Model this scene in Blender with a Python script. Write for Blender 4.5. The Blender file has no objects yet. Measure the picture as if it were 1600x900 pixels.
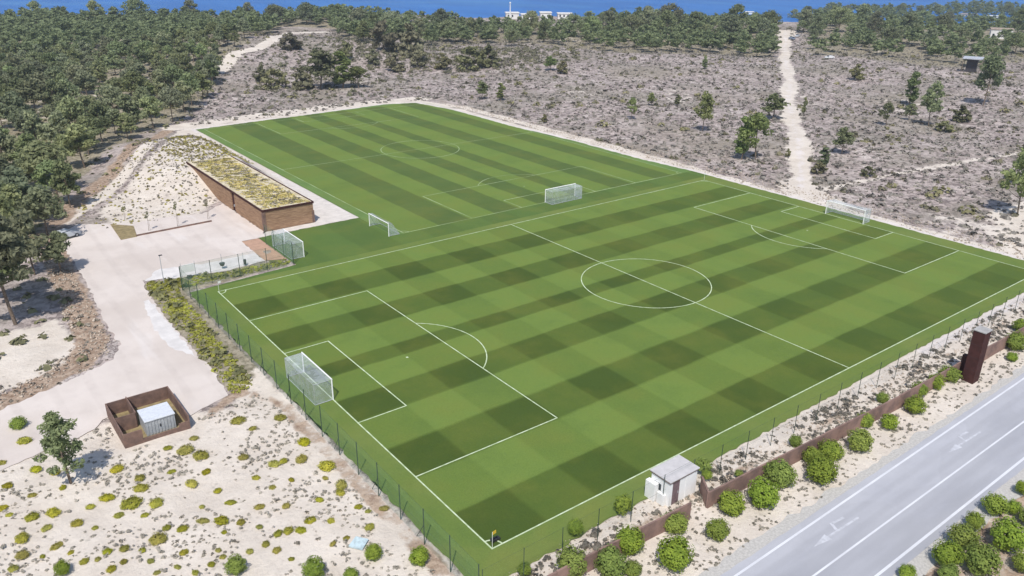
import bpy, bmesh, math, random
import numpy as np
from mathutils import Matrix, Vector
R_ = math.radians
CAM_LOC = (-29.486,-40.5197,43.3309)
CAM_ROT = [[0.7954048,0.2271311,-0.5619098],[-0.6059838,0.3144234,-0.7306993],[0.010713,0.92171,0.3877316]]
FOCAL = 28.2127
ROAD_BUSHES = [(3.23,-5.7,1.15),(8.43,-6.56,1.15),(5.55,-7.55,1.25),(6.86,-8.52,0.67),(10.1,-9.8,1.31),(13.19,-7.04,0.98),(15.38,-9.62,0.97),(18.74,-8.33,1.07),(21.72,-9.22,1.36),(25.24,-8.37,1.3),(28.82,-10.15,1.42),(32.54,-8.78,1.07),(30.55,-8.17,0.88),(36.02,-9.56,1.27),(40.18,-7.7,0.83),(41.94,-9.25,0.89),(46.92,-9.26,1.05),(50.56,-7.81,0.82),(53.53,-8.09,0.9),(56.47,-8.07,1.06),(46.03,-6.23,0.6),(31.59,-5.65,0.61),(70.64,-9.06,1.14),(67.13,-10.2,0.67),(76.48,-7.2,0.96)]
VERGE_BUSHES = [(36.54,-21.62,1.07),(37.66,-22.6,0.65),(33.24,-21.48,0.73),(30.13,-22.0,1.06),(26.97,-22.27,1.13),(28.35,-24.13,1.31),(32.7,-24.23,1.46),(41.31,-21.95,0.72),(23.19,-21.19,0.63),(25.39,-23.16,0.77),(37.35,-24.11,0.95),(31.09,-26.08,0.88)]
INNER_BUSHES = [(6.36,-2.65,0.72),(11.3,-2.99,0.8),(0.25,-3.81,0.53),(21.13,-3.17,0.8),(23.2,-5.6,0.4),(31.37,-7.09,0.42),(20.61,-4.11,0.51)]
CORNER_BUSHES = [(-12.37,5.62,0.86),(-7.89,4.72,0.69),(-10.3,3.72,0.57),(-5.36,2.09,0.73),(-27.29,17.02,0.57),(-16.89,9.47,0.72),(-26.83,41.35,0.75)]
CUSHIONS = [(-26.82,38.23,0.78),(-29.01,35.62,0.46),(-26.73,32.65,0.57),(-25.41,31.12,0.51),(-29.08,31.47,0.44),(-27.58,28.71,0.44),(-29.86,28.2,0.53),(-28.09,25.5,0.63),(-26.57,25.11,0.58),(-29.16,23.07,0.66),(-27.38,23.35,0.41),(-25.29,22.53,0.47),(-29.44,20.87,0.59),(-27.13,20.5,0.45),(-25.78,17.41,0.39),(-24.26,21.07,0.36),(-24.92,17.05,0.34),(-24.35,15.29,0.43),(-22.98,17.09,0.4),(-23.39,15.57,0.34),(-24.13,17.53,0.35),(-22.57,24.55,0.6),(-21.17,22.44,0.91),(-19.44,21.3,0.7),(-20.92,28.39,0.69),(-19.65,25.73,0.62),(-19.92,24.23,0.61),(-22.35,21.63,0.37),(-20.62,20.38,0.32),(-16.29,29.19,0.42),(-15.14,27.71,0.71),(-14.27,26.0,0.77),(-16.23,22.29,0.61),(-19.64,17.67,0.46),(-20.6,16.66,0.61),(-18.66,16.74,0.46),(-17.04,16.72,0.47),(-15.84,15.74,0.73),(-16.12,14.39,0.31),(-19.41,13.9,0.4),(-21.92,16.1,0.3),(-13.82,29.41,0.37),(-11.17,23.58,0.47),(-14.4,17.77,0.43),(-16.52,18.68,0.32),(-17.19,12.59,0.3),(-17.16,11.67,0.3),(-20.28,12.61,0.29),(-21.74,14.43,0.34),(-14.61,14.79,0.37),(-5.72,22.42,0.79),(-7.04,20.01,0.65),(-9.34,20.82,0.52),(-8.45,20.77,0.53),(-5.71,17.58,0.92),(-6.5,16.23,0.34),(-5.87,14.32,0.73),(-6.37,13.45,0.44),(-9.97,11.61,0.42),(-8.65,10.57,0.37),(-12.73,11.67,0.46),(-11.95,11.48,0.46),(-11.13,10.97,0.46),(-13.61,13.36,0.36),(-12.68,15.76,0.43),(-10.82,14.55,0.48),(-8.24,13.64,0.44),(-13.58,9.84,0.4),(-13.98,11.08,0.35),(-6.51,7.97,0.42),(-5.6,9.91,0.27),(-8.57,7.97,0.25),(-4.36,9.43,0.38),(-5.84,27.98,0.64),(-9.37,29.85,0.63),(-8.72,27.67,0.44),(-29.53,26.98,0.32),(-26.41,19.07,0.3),(-28.22,19.89,0.29),(-30.2,19.75,0.39),(-24.0,24.22,0.32),(-25.29,28.41,0.33),(-14.63,23.36,0.4),(-14.72,20.04,0.33),(-17.09,25.23,0.34),(-11.41,19.81,0.4),(-10.79,17.69,0.33),(-9.01,17.74,0.34),(-15.3,10.97,0.35),(-18.14,11.36,0.29),(-21.69,12.87,0.34),(-19.39,11.18,0.29),(-13.05,8.27,0.29),(-9.73,7.96,0.3),(-5.99,10.88,0.32)]
FIELD_TREES = [(118.5,168.9,5.6,4.4),(122.1,163.6,5.4,5.2),(133.6,117.7,5.8,2.5),(137.6,95.9,10.1,5.0),(121.3,70.6,9.7,6.7),(123.1,67.9,10.3,7.2),(165.4,94.3,6.9,6.8),(177.0,92.3,5.1,2.6),(187.7,73.0,6.1,3.9),(199.2,66.9,11.9,5.4),(229.6,88.6,10.6,8.2),(241.2,71.4,14.6,8.8),(143.4,59.2,6.1,4.8),(130.9,55.6,4.3,4.8),(128.3,14.4,12.0,5.6),(151.0,22.3,9.8,6.5),(124.2,52.7,2.6,3.6),(260.0,125.1,5.7,7.2),(202.5,74.4,4.8,4.1),(211.9,64.4,4.3,7.3),(110.9,128.6,2.3,1.7),(154.3,129.8,3.8,3.1),(162.2,126.6,3.4,3.9),(172.1,191.8,4.6,6.2),(172.2,199.4,5.2,5.3),(224.9,169.3,4.8,4.5),(138.3,239.1,6.5,8.5),(144.7,232.9,5.9,8.5),(153.9,226.3,8.1,12.5),(161.2,223.6,8.1,12.6),(85.5,215.6,12.7,12.8),(91.7,211.7,12.0,12.9),(96.3,209.0,6.9,7.7),(79.2,216.9,6.8,9.8),(73.4,224.3,6.0,9.8),(74.4,238.1,5.7,7.6),(105.0,284.7,6.2,10.5),(125.9,235.0,6.8,9.7),(141.0,271.9,11.6,13.5),(147.4,261.7,12.7,16.1),(131.1,45.5,2.0,3.2),(131.7,65.6,1.9,1.8),(116.4,258.6,6.5,7.6),(122.9,247.0,5.9,7.5),(196.0,61.0,2.6,6.3)]
NEAR_TREES = [(-24.6,28.7,7.3,4.3),(-23.5,68.0,14.5,8.7)]
EDGE_TREES = [(-0.1,146.3,10.2,8.1),(-9.8,130.4,10.5,8.5),(-8.4,116.8,8.6,6.9),(-16.3,111.2,10.4,8.6),(-14.5,101.2,7.7,6.8),(-18.9,84.6,9.8,7.3),(-15.7,83.9,5.9,3.7),(-21.0,95.8,11.4,7.7),(-23.4,76.8,10.0,6.8),(8.4,170.2,9.9,8.6),(4.5,178.9,10.1,8.8),(16.5,177.0,9.7,8.0),(22.8,180.3,8.5,8.3),(29.3,186.1,8.9,7.9),(-5.9,165.7,10.9,9.2),(-14.3,144.8,11.0,9.7),(40.6,206.4,8.9,8.7),(49.9,220.5,8.2,8.8),(58.9,244.4,9.4,9.6),(16.8,194.4,11.0,10.3),(-5.7,194.7,11.4,9.7),(5.7,209.8,11.3,10.5),(27.1,212.9,10.0,9.3),(34.8,214.6,10.3,9.5),(16.3,221.7,11.0,10.2),(4.2,239.7,10.3,9.6),(-16.9,120.5,10.9,7.9),(-23.3,97.4,11.4,8.7),(-20.0,137.6,11.8,10.9),(-1.3,162.5,9.3,8.7),(48.9,239.6,9.1,9.3)]
BAND_TREES = [(184.1,379.1,13.0,8),(174.2,342.2,12.0,8),(201.5,372.9,11.0,8),(184.4,315.2,11.0,8),(227.4,361.9,13.0,8),(208.0,325.4,11.0,8),(231.2,338.6,10.0,8),(224.6,314.2,10.0,8),(214.7,279.3,8.0,8),(255.8,315.9,12.0,8),(235.8,280.7,10.0,8),(269.6,297.3,12.0,8),(270.5,283.0,12.0,8),(290.9,292.5,13.0,8),(292.8,277.1,12.0,8),(315.2,287.0,14.0,8),(307.0,265.0,14.0,8),(338.5,291.6,15.0,8),(329.4,264.4,13.0,8),(311.1,242.0,10.0,8),(341.7,250.0,13.0,8),(374.1,271.4,15.0,8),(345.1,231.6,12.0,8),(373.1,248.3,13.0,8),(399.2,243.3,12.0,8),(368.6,214.7,12.0,8),(420.7,234.2,14.0,8),(363.0,190.7,11.0,8),(408.1,204.9,13.0,8),(377.8,178.4,10.0,8),(411.9,188.8,13.0,8),(379.5,159.7,10.0,8),(462.0,194.3,12.0,8),(415.4,161.4,9.0,8),(527.5,179.7,14.0,8),(407.0,131.2,10.0,8),(455.4,145.1,12.0,8),(461.0,244.0,14.0,8),(697.6,325.0,14.0,8),(662.2,429.2,11.0,8),(708.1,444.9,12.0,8),(683.5,409.4,12.0,8),(746.5,426.9,13.0,8),(762.1,415.7,13.0,8),(763.0,397.3,12.0,8),(820.4,410.2,13.0,8),(822.8,392.4,12.0,8),(849.6,387.6,12.0,8),(903.3,394.8,12.0,8),(898.4,367.3,12.0,8),(901.0,342.0,13.0,8),(901.7,327.5,13.0,8),(464.0,265.8,12.0,8),(737.7,322.3,12.0,8),(50.0,525.1,12.0,8),(79.7,517.3,12.0,8),(100.0,503.6,14.0,8),(130.0,495.9,12.0,8),(159.3,476.9,12.0,8),(160.6,438.7,12.0,8),(176.8,430.0,12.0,8),(192.4,419.7,12.0,8)]
HILL_PATH = [(67.3,262.6),(84.3,289.0),(92.9,291.3),(106.2,306.8),(147.5,389.0),(171.2,392.2)]
WEST_FOREST = [(14.5,561.2),(76.3,518.1),(131.5,500.4),(226.6,461.2),(195.1,342.5),(132.9,279.3),(183.4,409.6),(160.6,429.2),(92.2,303.1),(74.1,279.0),(55.7,231.8),(36.3,192.3),(17.1,173.0),(6.7,155.5),(-0.3,141.2),(-5.4,132.8),(-10.7,109.4),(-16.2,99.3),(-37.2,100.9)]
NORTH_BAND = [(226.6,461.2),(237.7,430.3),(258.1,402.3),(259.3,362.7),(297.2,326.0),(339.3,358.0),(378.2,353.4),(432.0,333.1),(429.4,287.2),(300.3,190.3),(253.3,211.7),(232.7,253.1),(218.6,305.9),(169.4,298.9),(198.3,375.9)]
EAST_BAND = [(776.0,500.2),(1424.3,368.5),(444.4,86.3),(360.3,108.2),(315.9,119.3),(309.3,137.6),(309.9,161.5),(325.6,194.8)]
HOUSES = [(323.2,421.6,14),(325.2,408.5,11),(339.6,405.5,12),(353.7,401.7,16),(841.9,352.6,16),(845.2,329.4,14),(479.6,169.4,12),(664.1,482.1,9)]
KIOSK = (306.0,105.6)
FAR_CARS = [(359.9,223.6),(369.0,226.4),(303.1,164.7)]
MASTW = (311.2,408.0)
THICKET = [(148.7,319.7),(159.6,282.2),(208.5,291.8),(219.4,238.1),(190.0,212.7),(161.2,209.0),(146.9,231.7),(121.2,236.5),(103.4,232.8)]
HILLTHICK = [(66.4,226.2),(88.1,279.6),(101.7,286.0),(154.0,340.9),(115.5,240.9),(94.4,192.1),(73.3,198.7)]

# ------------------------------------------------------------ camera, light
scene = bpy.context.scene
COL = scene.collection
cam = bpy.data.cameras.new("camera")
cam_o = bpy.data.objects.new("camera", cam); COL.objects.link(cam_o)
m4 = Matrix(CAM_ROT).to_4x4(); m4.translation = Vector(CAM_LOC)
cam_o.matrix_world = m4
cam.lens = FOCAL; cam.sensor_width = 36; cam.clip_start = 0.5; cam.clip_end = 20000
scene.camera = cam_o
SUN_AZ, SUN_EL = 226.0, 56.0
world = bpy.data.worlds.new("World"); scene.world = world; world.use_nodes = True
nt = world.node_tree
bg = nt.nodes['Background']; sky = nt.nodes.new('ShaderNodeTexSky')
sky.sky_type = 'NISHITA'; sky.sun_disc = False
sky.sun_elevation = R_(SUN_EL); sky.sun_rotation = R_(90 - SUN_AZ)
nt.links.new(sky.outputs[0], bg.inputs[0]); bg.inputs[1].default_value = 0.13
sl = bpy.data.lights.new("sun", 'SUN'); sl.energy = 3.85; sl.angle = R_(0.55); sl.color = (1.0, 0.95, 0.88)
so = bpy.data.objects.new("sun", sl); COL.objects.link(so)
sd = Vector((math.cos(R_(SUN_AZ))*math.cos(R_(SUN_EL)), math.sin(R_(SUN_AZ))*math.cos(R_(SUN_EL)), math.sin(R_(SUN_EL))))
so.rotation_euler = sd.to_track_quat('Z', 'Y').to_euler(); so.location = (0, 0, 80)
scene.view_settings.view_transform = 'Standard'; scene.view_settings.look = 'None'
scene.view_settings.exposure = 0.0; scene.view_settings.gamma = 1.0
scene.view_settings.use_curve_mapping = False

# ------------------------------------------------------------ helpers
def ss(a, b, x):
    t = np.clip((x-a)/(b-a), 0, 1); return t*t*(3-2*t)
def hz(x, y):
    x = np.asarray(x, float); y = np.asarray(y, float)
    dx = np.maximum(np.maximum(-62-x, x-112), 0); dy = np.maximum(np.maximum(-60-y, y-188), 0)
    s = ss(0, 70, np.hypot(dx, dy))
    n = np.sin(x*.031+1.3)*np.cos(y*.027+.4)*1.3+np.sin(x*.071-y*.053)*.6+np.sin(y*.11+x*.09)*.25
    z = s*(n+.6)
    z = z+5.5*np.exp(-((x-112)**2+(y-305)**2)/(2*36.**2))*s
    z = z+3.3*ss(104, 123, y)*(1-ss(146, 170, y))*ss(0, 14, x)*(1-ss(24, 30, x))
    r = np.hypot(x+29.5, y+40.5); az = np.degrees(np.arctan2(y+40.5, x+29.5))
    rc = 640+60*ss(28, 12, az)+40*ss(75, 95, az)
    return z-16*ss(rc-40, rc+60, r)
def H(x, y): return float(hz(x, y))

def link(name, mesh, mats, parent=None):
    o = bpy.data.objects.new(name, mesh); COL.objects.link(o)
    for m in (mats if isinstance(mats, (list, tuple)) else [mats]):
        if m and m.name not in [k.name for k in mesh.materials if k]: mesh.materials.append(m)
    if parent: o.parent = parent
    return o
def tag(o, label=None, cat=None, group=None, kind=None):
    if label: o['label'] = label
    if cat: o['category'] = cat
    if group: o['group'] = group
    if kind: o['kind'] = kind
    return o
def empty(name, loc=(0, 0, 0), rz=0):
    o = bpy.data.objects.new(name, None); COL.objects.link(o); o.location = loc; o.rotation_euler = (0, 0, rz)
    o.empty_display_size = .3
    return o
def np_mesh(name, V, F, smooth=False):
    V = np.asarray(V, np.float32); F = np.asarray(F, np.int32)
    m = bpy.data.meshes.new(name); n, k = F.shape
    m.vertices.add(len(V)); m.vertices.foreach_set('co', V.ravel())
    m.loops.add(n*k); m.loops.foreach_set('vertex_index', F.ravel())
    m.polygons.add(n); m.polygons.foreach_set('loop_start', np.arange(0, n*k, k, dtype=np.int32))
    m.polygons.foreach_set('loop_total', np.full(n, k, np.int32))
    m.update(calc_edges=True)
    if smooth: m.polygons.foreach_set('use_smooth', np.ones(n, bool))
    return m
class MB:
    def __init__(s): s.b = bmesh.new()
    def box(s, x0, x1, y0, y1, z0, z1, rot=None):
        r = bmesh.ops.create_cube(s.b, size=1)
        c = Vector(((x0+x1)/2, (y0+y1)/2, (z0+z1)/2))
        for v in r['verts']:
            p = Vector((v.co.x*(x1-x0), v.co.y*(y1-y0), v.co.z*(z1-z0)))
            if rot: p = rot @ p
            v.co = p + c
        return s
    def tube(s, a, b, r0, r1=None, n=6, cap=True):
        a = Vector(a); b = Vector(b); r1 = r0 if r1 is None else r1
        d = (b-a).normalized(); q = d.to_track_quat('Z', 'Y')
        A = []; B = []
        for i in range(n):
            t = 2*math.pi*i/n; o = q @ Vector((math.cos(t), math.sin(t), 0))
            A.append(s.b.verts.new(a+o*r0)); B.append(s.b.verts.new(b+o*r1))
        for i in range(n): s.b.faces.new((A[i], A[(i+1) % n], B[(i+1) % n], B[i]))
        if cap: s.b.faces.new(A[::-1]); s.b.faces.new(B)
        return s
    def poly(s, pts):
        s.b.faces.new([s.b.verts.new(p) for p in pts]); return s
    def prism(s, pts, z0, z1):
        a = [s.b.verts.new((p[0], p[1], z0)) for p in pts]; b = [s.b.verts.new((p[0], p[1], z1)) for p in pts]
        n = len(pts)
        for i in range(n): s.b.faces.new((a[i], a[(i+1) % n], b[(i+1) % n], b[i]))
        s.b.faces.new(a[::-1]); s.b.faces.new(b); return s
    def mesh(s, name, bevel=0):
        if bevel: bmesh.ops.bevel(s.b, geom=list(s.b.edges), offset=bevel, segments=1, affect='EDGES')
        bmesh.ops.recalc_face_normals(s.b, faces=s.b.faces)
        m = bpy.data.meshes.new(name); s.b.to_mesh(m); s.b.free(); return m
    def build(s, name, mat, parent=None, bevel=0): return link(name, s.mesh(name, bevel), mat, parent)
def copy_tree(o, loc=None, rz=None, sc=None):
    c = o.copy(); COL.objects.link(c)
    for ch in o.children:
        k = ch.copy(); COL.objects.link(k); k.parent = c
        for g in ch.children:
            q = g.copy(); COL.objects.link(q); q.parent = k
    if loc is not None: c.location = loc
    if rz is not None: c.rotation_euler = (0, 0, rz)
    if sc is not None: c.scale = sc if isinstance(sc, tuple) else (sc, sc, sc)
    return c

# ------------------------------------------------------------ materials
class N:
    """small node-graph builder"""
    def __init__(s, name, rough=.9, spec=.2):
        s.m = bpy.data.materials.new(name); s.m.use_nodes = True; s.t = s.m.node_tree
        s.p = s.t.nodes['Principled BSDF']; s.p.inputs['Roughness'].default_value = rough
        s.p.inputs['Specular IOR Level'].default_value = spec
        g = s.t.nodes.new('ShaderNodeNewGeometry'); s.pos = g.outputs['Position']
    def n(s, t, **k):
        x = s.t.nodes.new(t)
        for a, b in k.items(): setattr(x, a, b)
        return x
    def l(s, a, b): s.t.links.new(a, b)
    def noise(s, scale, detail=4, rough=.6, vec=None, dist=0):
        x = s.n('ShaderNodeTexNoise'); x.inputs['Scale'].default_value = scale
        x.inputs['Detail'].default_value = detail; x.inputs['Roughness'].default_value = rough
        x.inputs['Distortion'].default_value = dist
        s.l(vec or s.pos, x.inputs['Vector']); return x.outputs[0]
    def voro(s, scale, out='Distance', vec=None):
        x = s.n('ShaderNodeTexVoronoi'); x.inputs['Scale'].default_value = scale
        s.l(vec or s.pos, x.inputs['Vector']); return x.outputs[out]
    def mul(s, v, sc):
        x = s.n('ShaderNodeVectorMath', operation='MULTIPLY'); s.l(v, x.inputs[0]); x.inputs[1].default_value = sc; return x.outputs[0]
    def math(s, op, a, b=None, c=None):
        x = s.n('ShaderNodeMath', operation=op)
        for i, v in enumerate((a, b, c)):
            if v is None: continue
            if isinstance(v, (int, float)): x.inputs[i].default_value = v
            else: s.l(v, x.inputs[i])
        return x.outputs[0]
    def step(s, v, lo, hi, a=0., b=1.):
        x = s.n('ShaderNodeMapRange'); x.interpolation_type = 'SMOOTHSTEP'; s.l(v, x.inputs[0])
        x.inputs[1].default_value = lo; x.inputs[2].default_value = hi; x.inputs[3].default_value = a; x.inputs[4].default_value = b
        return x.outputs[0]
    def col(s, c):
        x = s.n('ShaderNodeRGB'); x.outputs[0].default_value = (*c, 1); return x.outputs[0]
    def mix(s, f, a, b, mode='MIX'):
        x = s.n('ShaderNodeMix', data_type='RGBA', blend_type=mode)
        if isinstance(f, (int, float)): x.inputs[0].default_value = f
        else: s.l(f, x.inputs[0])
        for i, v in ((6, a), (7, b)):
            if isinstance(v, tuple): x.inputs[i].default_value = (*v, 1)
            else: s.l(v, x.inputs[i])
        return x.outputs[2]
    def ramp(s, f, stops, interp='LINEAR'):
        x = s.n('ShaderNodeValToRGB'); r = x.color_ramp; r.interpolation = interp
        while len(r.elements) < len(stops): r.elements.new(.5)
        for e, (p, c) in zip(r.elements, stops):
            e.position = p; e.color = (*c, 1) if len(c) == 3 else c
        s.l(f, x.inputs[0]); return x.outputs[0]
    def attr(s, name):
        x = s.n('ShaderNodeAttribute'); x.attribute_name = name; return x.outputs['Fac']
    def objrand(s):
        x = s.n('ShaderNodeObjectInfo'); return x.outputs['Random']
    def xyz(s, v=None):
        x = s.n('ShaderNodeSeparateXYZ'); s.l(v or s.pos, x.inputs[0]); return x.outputs
    def bump(s, h, strength=.5, dist=.1):
        x = s.n('ShaderNodeBump'); x.inputs['Strength'].default_value = strength; x.inputs['Distance'].default_value = dist
        s.l(h, x.inputs['Height']); s.l(x.outputs[0], s.p.inputs['Normal'])
    def base(s, c):
        if isinstance(c, tuple): s.p.inputs['Base Color'].default_value = (*c, 1)
        else: s.l(c, s.p.inputs['Base Color'])
        return s
def simple(name, c, rough=.7, spec=.3, var=.12, scale=3., metal=0, c2=None):
    k = N(name, rough, spec)
    f = k.noise(scale, 5)
    d = tuple(a*(1-var*2) for a in c) if c2 is None else c2
    k.base(k.mix(k.step(f, .3, .7), d, tuple(min(1, a*(1+var)) for a in c)))
    k.p.inputs['Metallic'].default_value = metal
    return k.m

def foliage(name, dark, light, yellow=None, trans=.25, scale=.9, vary=1.):
    k = N(name, .75, .15)
    r = k.objrand(); f = k.noise(scale, 3); f2 = k.noise(.05, 2)
    c = k.mix(k.step(f, .3, .7), dark, light)
    c = k.mix(k.math('MULTIPLY', k.step(f2, .4, .65), .35), c, tuple(a*.75+.012 for a in dark))
    hs = k.n('ShaderNodeHueSaturation'); k.l(c, hs.inputs['Color'])
    k.l(k.math('MULTIPLY_ADD', r, .045*vary, .5-.025*vary), hs.inputs['Hue'])
    k.l(k.math('MULTIPLY_ADD', k.math('FRACT', k.math('MULTIPLY', r, 7.3)), .55*vary, 1-.28*vary), hs.inputs['Value'])
    k.l(k.math('MULTIPLY_ADD', k.math('FRACT', k.math('MULTIPLY', r, 3.1)), .35*vary, 1-.25*vary), hs.inputs['Saturation'])
    k.base(hs.outputs[0])
    tr = k.n('ShaderNodeBsdfTranslucent'); k.l(hs.outputs[0], tr.inputs[0])
    mx = k.n('ShaderNodeMixShader'); mx.inputs[0].default_value = trans
    out = k.t.nodes['Material Output']
    k.l(k.p.outputs[0], mx.inputs[1]); k.l(tr.outputs[0], mx.inputs[2]); k.l(mx.outputs[0], out.inputs[0])
    return k.m

M = {}
M['pine'] = foliage('pine_needles', (.18, .215, .11), (.39, .43, .215), trans=.42)
M['pine_field'] = foliage('pine_needles_field', (.15, .19, .08), (.36, .41, .17), trans=.4)
M['bush'] = foliage('bush_leaves', (.20, .28, .045), (.40, .50, .08), scale=2.2, trans=.35, vary=.4)
M['scrub'] = foliage('scrub_leaves', (.16, .14, .12), (.36, .32, .27), scale=1.3, trans=.15)
M['olive'] = foliage('olive_scrub_leaves', (.16, .16, .085), (.31, .30, .15), scale=.6)
M['slope'] = foliage('pale_tuft_leaves', (.24, .22, .17), (.46, .42, .34), scale=1.3, trans=.2)
M['heath'] = foliage('heather_leaves', (.115, .10, .085), (.25, .21, .19), scale=1.3, trans=.1)
M['stone'] = simple('pale_stone', (.50, .42, .34), .95, .1, .25, 1.7)
M['cushion'] = foliage('cushion_leaves', (.33, .33, .04), (.58, .54, .07), scale=2.5, trans=.35, vary=.7)
M['bankweed'] = foliage('bank_weed_leaves', (.27, .24, .07), (.52, .50, .10), scale=.5, trans=.3)
M['sedum'] = foliage('sedum_leaves', (.50, .47, .10), (.72, .66, .26), scale=1.2, trans=.35)
M['weed'] = foliage('weed_leaves', (.20, .17, .06), (.42, .38, .08), scale=.45, trans=.25)
M['bark'] = simple('bark', (.20, .155, .12), .95, .1, .25, 6)
M['white'] = simple('white_paint', (.88, .88, .87), .45, .3, .02, 2)
M['line'] = simple('line_paint', (.60, .68, .50), .8, .1, .08, 1.2, c2=(.40, .50, .28))
M['line_old'] = simple('faded_line_paint', (.48, .57, .36), .8, .1, .08, .15, c2=(.22, .31, .12))
M['post'] = simple('green_coated_steel', (.045, .075, .055), .5, .4, .1)
M['dark_post'] = simple('dark_steel', (.07, .07, .075), .5, .4, .1)
M['grey'] = simple('grey_metal', (.42, .44, .46), .5, .4, .08)
M['concrete'] = simple('concrete', (.42, .41, .40), .9, .2, .1, 2)
M['yellow'] = simple('yellow_cloth', (.75, .5, .05), .8, .2, .05)
M['black'] = simple('black_plastic', (.03, .03, .035), .6, .3, .1)
M['glass'] = simple('dark_glass', (.03, .04, .05), .1, .6, .1)
M['roof_tile'] = simple('pale_roof', (.45, .36, .30), .9, .1, .15, .5)
M['house'] = simple('white_render', (.78, .77, .75), .9, .1, .04, .4)
M['rust'] = simple('rusty_steel', (.22, .14, .11), .85, .2, .15, 1.3, c2=(.15, .10, .085))
M['rustwall'] = simple('weathered_steel_wall', (.27, .175, .145), .85, .2, .14, .9, c2=(.185, .125, .11))
M['tower'] = simple('dark_rusted_steel', (.065, .025, .022), .8, .2, .12, 1.5)

def wood(name, c1, c2):
    k = N(name, .8, .2); v = k.xyz()
    zz = k.math('FRACT', k.math('MULTIPLY', v[2], 1/.28))
    gap = k.step(zz, .0, .09)
    n = k.noise(.8, 5, vec=k.mul(k.pos, (1, 1, 7)))
    c = k.mix(k.step(n, .3, .7), c1, c2)
    k.base(k.mix(gap, tuple(a*.75 for a in c1), c)); return k.m
M['planks'] = wood('timber_cladding', (.24, .145, .09), (.42, .27, .17))

def net_mat(name, c, alpha, pitch):
    """woven net: fine strands, so only a share of the sheet is covered"""
    k = N(name, .8, .1); k.base(c)
    f = k.noise(pitch, 2)
    a = k.step(f, .3, .7, alpha*.75, alpha*1.25)
    k.l(a, k.p.inputs['Alpha']); return k.m
M['net'] = net_mat('white_goal_net', (.66, .72, .78), .30, 1.4)
M['fence_net'] = net_mat('green_fence_mesh', (.15, .30, .17), .17, .8)
M['fence_net_light'] = net_mat('thin_green_fence_mesh', (.08, .14, .08), .05, .8)

# --- ground: one sheet, zones come from per-vertex masks broken up by noise
def ground_mat():
    k = N('sand_and_scrub_ground', .95, .1)
    sand, earth, pale, olive = (k.attr(a) for a in ('sand', 'earth', 'pale', 'olive'))
    big = k.noise(.035, 4); mid = k.noise(.22, 5, .65); fine = k.noise(1.1, 6, .75); vf = k.noise(3.2, 4, .8)
    vo = k.voro(.9); vo2 = k.voro(2.1)
    br = k.math('ADD', k.math('MULTIPLY', k.math('SUBTRACT', mid, .5), .9), k.math('MULTIPLY', k.math('SUBTRACT', fine, .5), .55))
    def zone(a, lo=.4, hi=.6): return k.step(k.math('ADD', a, br), lo, hi)
    # grey scrubby dune
    cellv = k.xyz(k.voro(1.15, 'Color'))[0]; cell2 = k.xyz(k.voro(.48, 'Color'))[1]
    s = k.mix(k.step(k.math('ADD', fine, k.math('MULTIPLY', k.math('SUBTRACT', cellv, .5), .30)), .36, .64), (.20, .165, .155), (.48, .405, .375))
    s = k.mix(k.math('MULTIPLY', k.step(vo2, .30, .08), .7), s, (.095, .085, .075))
    s = k.mix(k.math('MULTIPLY', k.step(k.math('ADD', vf, k.math('MULTIPLY', k.math('SUBTRACT', cell2, .5), .25)), .54, .68), k.step(k.noise(.06, 3), .40, .62, .3, .95)), s, (.70, .63, .58))
    s = k.mix(k.math('MULTIPLY', k.step(big, .46, .62), .55), s, (.23, .21, .165))
    s = k.mix(k.math('MULTIPLY', k.step(k.noise(.018, 4), .50, .60), .35), s, (.30, .26, .20))
    s = k.mix(k.math('MULTIPLY', k.step(k.noise(.09, 3), .50, .66), .35), s, (.52, .46, .43))
    # clean sand
    d = k.mix(k.step(mid, .3, .7), (.62, .55, .475), (.74, .67, .59))
    d = k.mix(k.math('MULTIPLY', k.step(vf, .52, .75), .45), d, (.36, .30, .25))
    d = k.mix(k.math('MULTIPLY', k.step(vo, .22, .05), .35), d, (.30, .27, .22))
    # brown stony earth
    e = k.mix(k.step(fine, .35, .65), (.25, .17, .12), (.50, .39, .30))
    e = k.mix(k.math('MULTIPLY', k.step(vo2, .3, .1), .5), e, (.16, .12, .085))
    # pale gravel
    g = k.mix(k.step(mid, .3, .7), (.66, .60, .56), (.74, .68, .64))
    o = k.mix(k.step(fine, .35, .65), (.17, .15, .10), (.42, .37, .28))
    c = k.mix(zone(olive), s, o)
    c = k.mix(zone(sand), c, d)
    c = k.mix(zone(earth), c, e)
    c = k.mix(zone(pale, .42, .58), c, g)
    k.base(c)
    k.bump(k.math('ADD', fine, k.math('MULTIPLY', mid, 1.5)), .7, .25)
    return k.m
M['ground'] = ground_mat()

def yard_mat():
    k = N('compacted_pale_gravel', .95, .1)
    a = k.noise(.07, 4); b = k.noise(.5, 5, .7); f = k.noise(5, 4, .8)
    tr = k.noise(.35, 3, vec=k.mul(k.pos, (1, .18, 1)))
    c = k.mix(k.step(a, .35, .65), (.60, .53, .48), (.70, .63, .58))
    c = k.mix(k.math('MULTIPLY', k.step(b, .45, .75), .3), c, (.52, .455, .42))
    c = k.mix(k.math('MULTIPLY', k.step(tr, .55, .7), .35), c, (.76, .72, .70))
    c = k.mix(k.math('MULTIPLY', k.step(f, .55, .75), .25), c, (.42, .38, .35))
    wv = k.n('ShaderNodeTexWave'); wv.inputs['Scale'].default_value = .09; wv.inputs['Distortion'].default_value = 3.5; wv.inputs['Detail'].default_value = 1; k.l(k.mul(k.pos, (1, .35, 1)), wv.inputs['Vector'])
    c = k.mix(k.math('MULTIPLY', k.step(wv.outputs[1], .75, .95), k.step(b, .3, .6, .04, .22)), c, (.48, .42, .385))
    k.base(c); k.bump(b, .25, .1); return k.m
M['yard'] = yard_mat()
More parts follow.
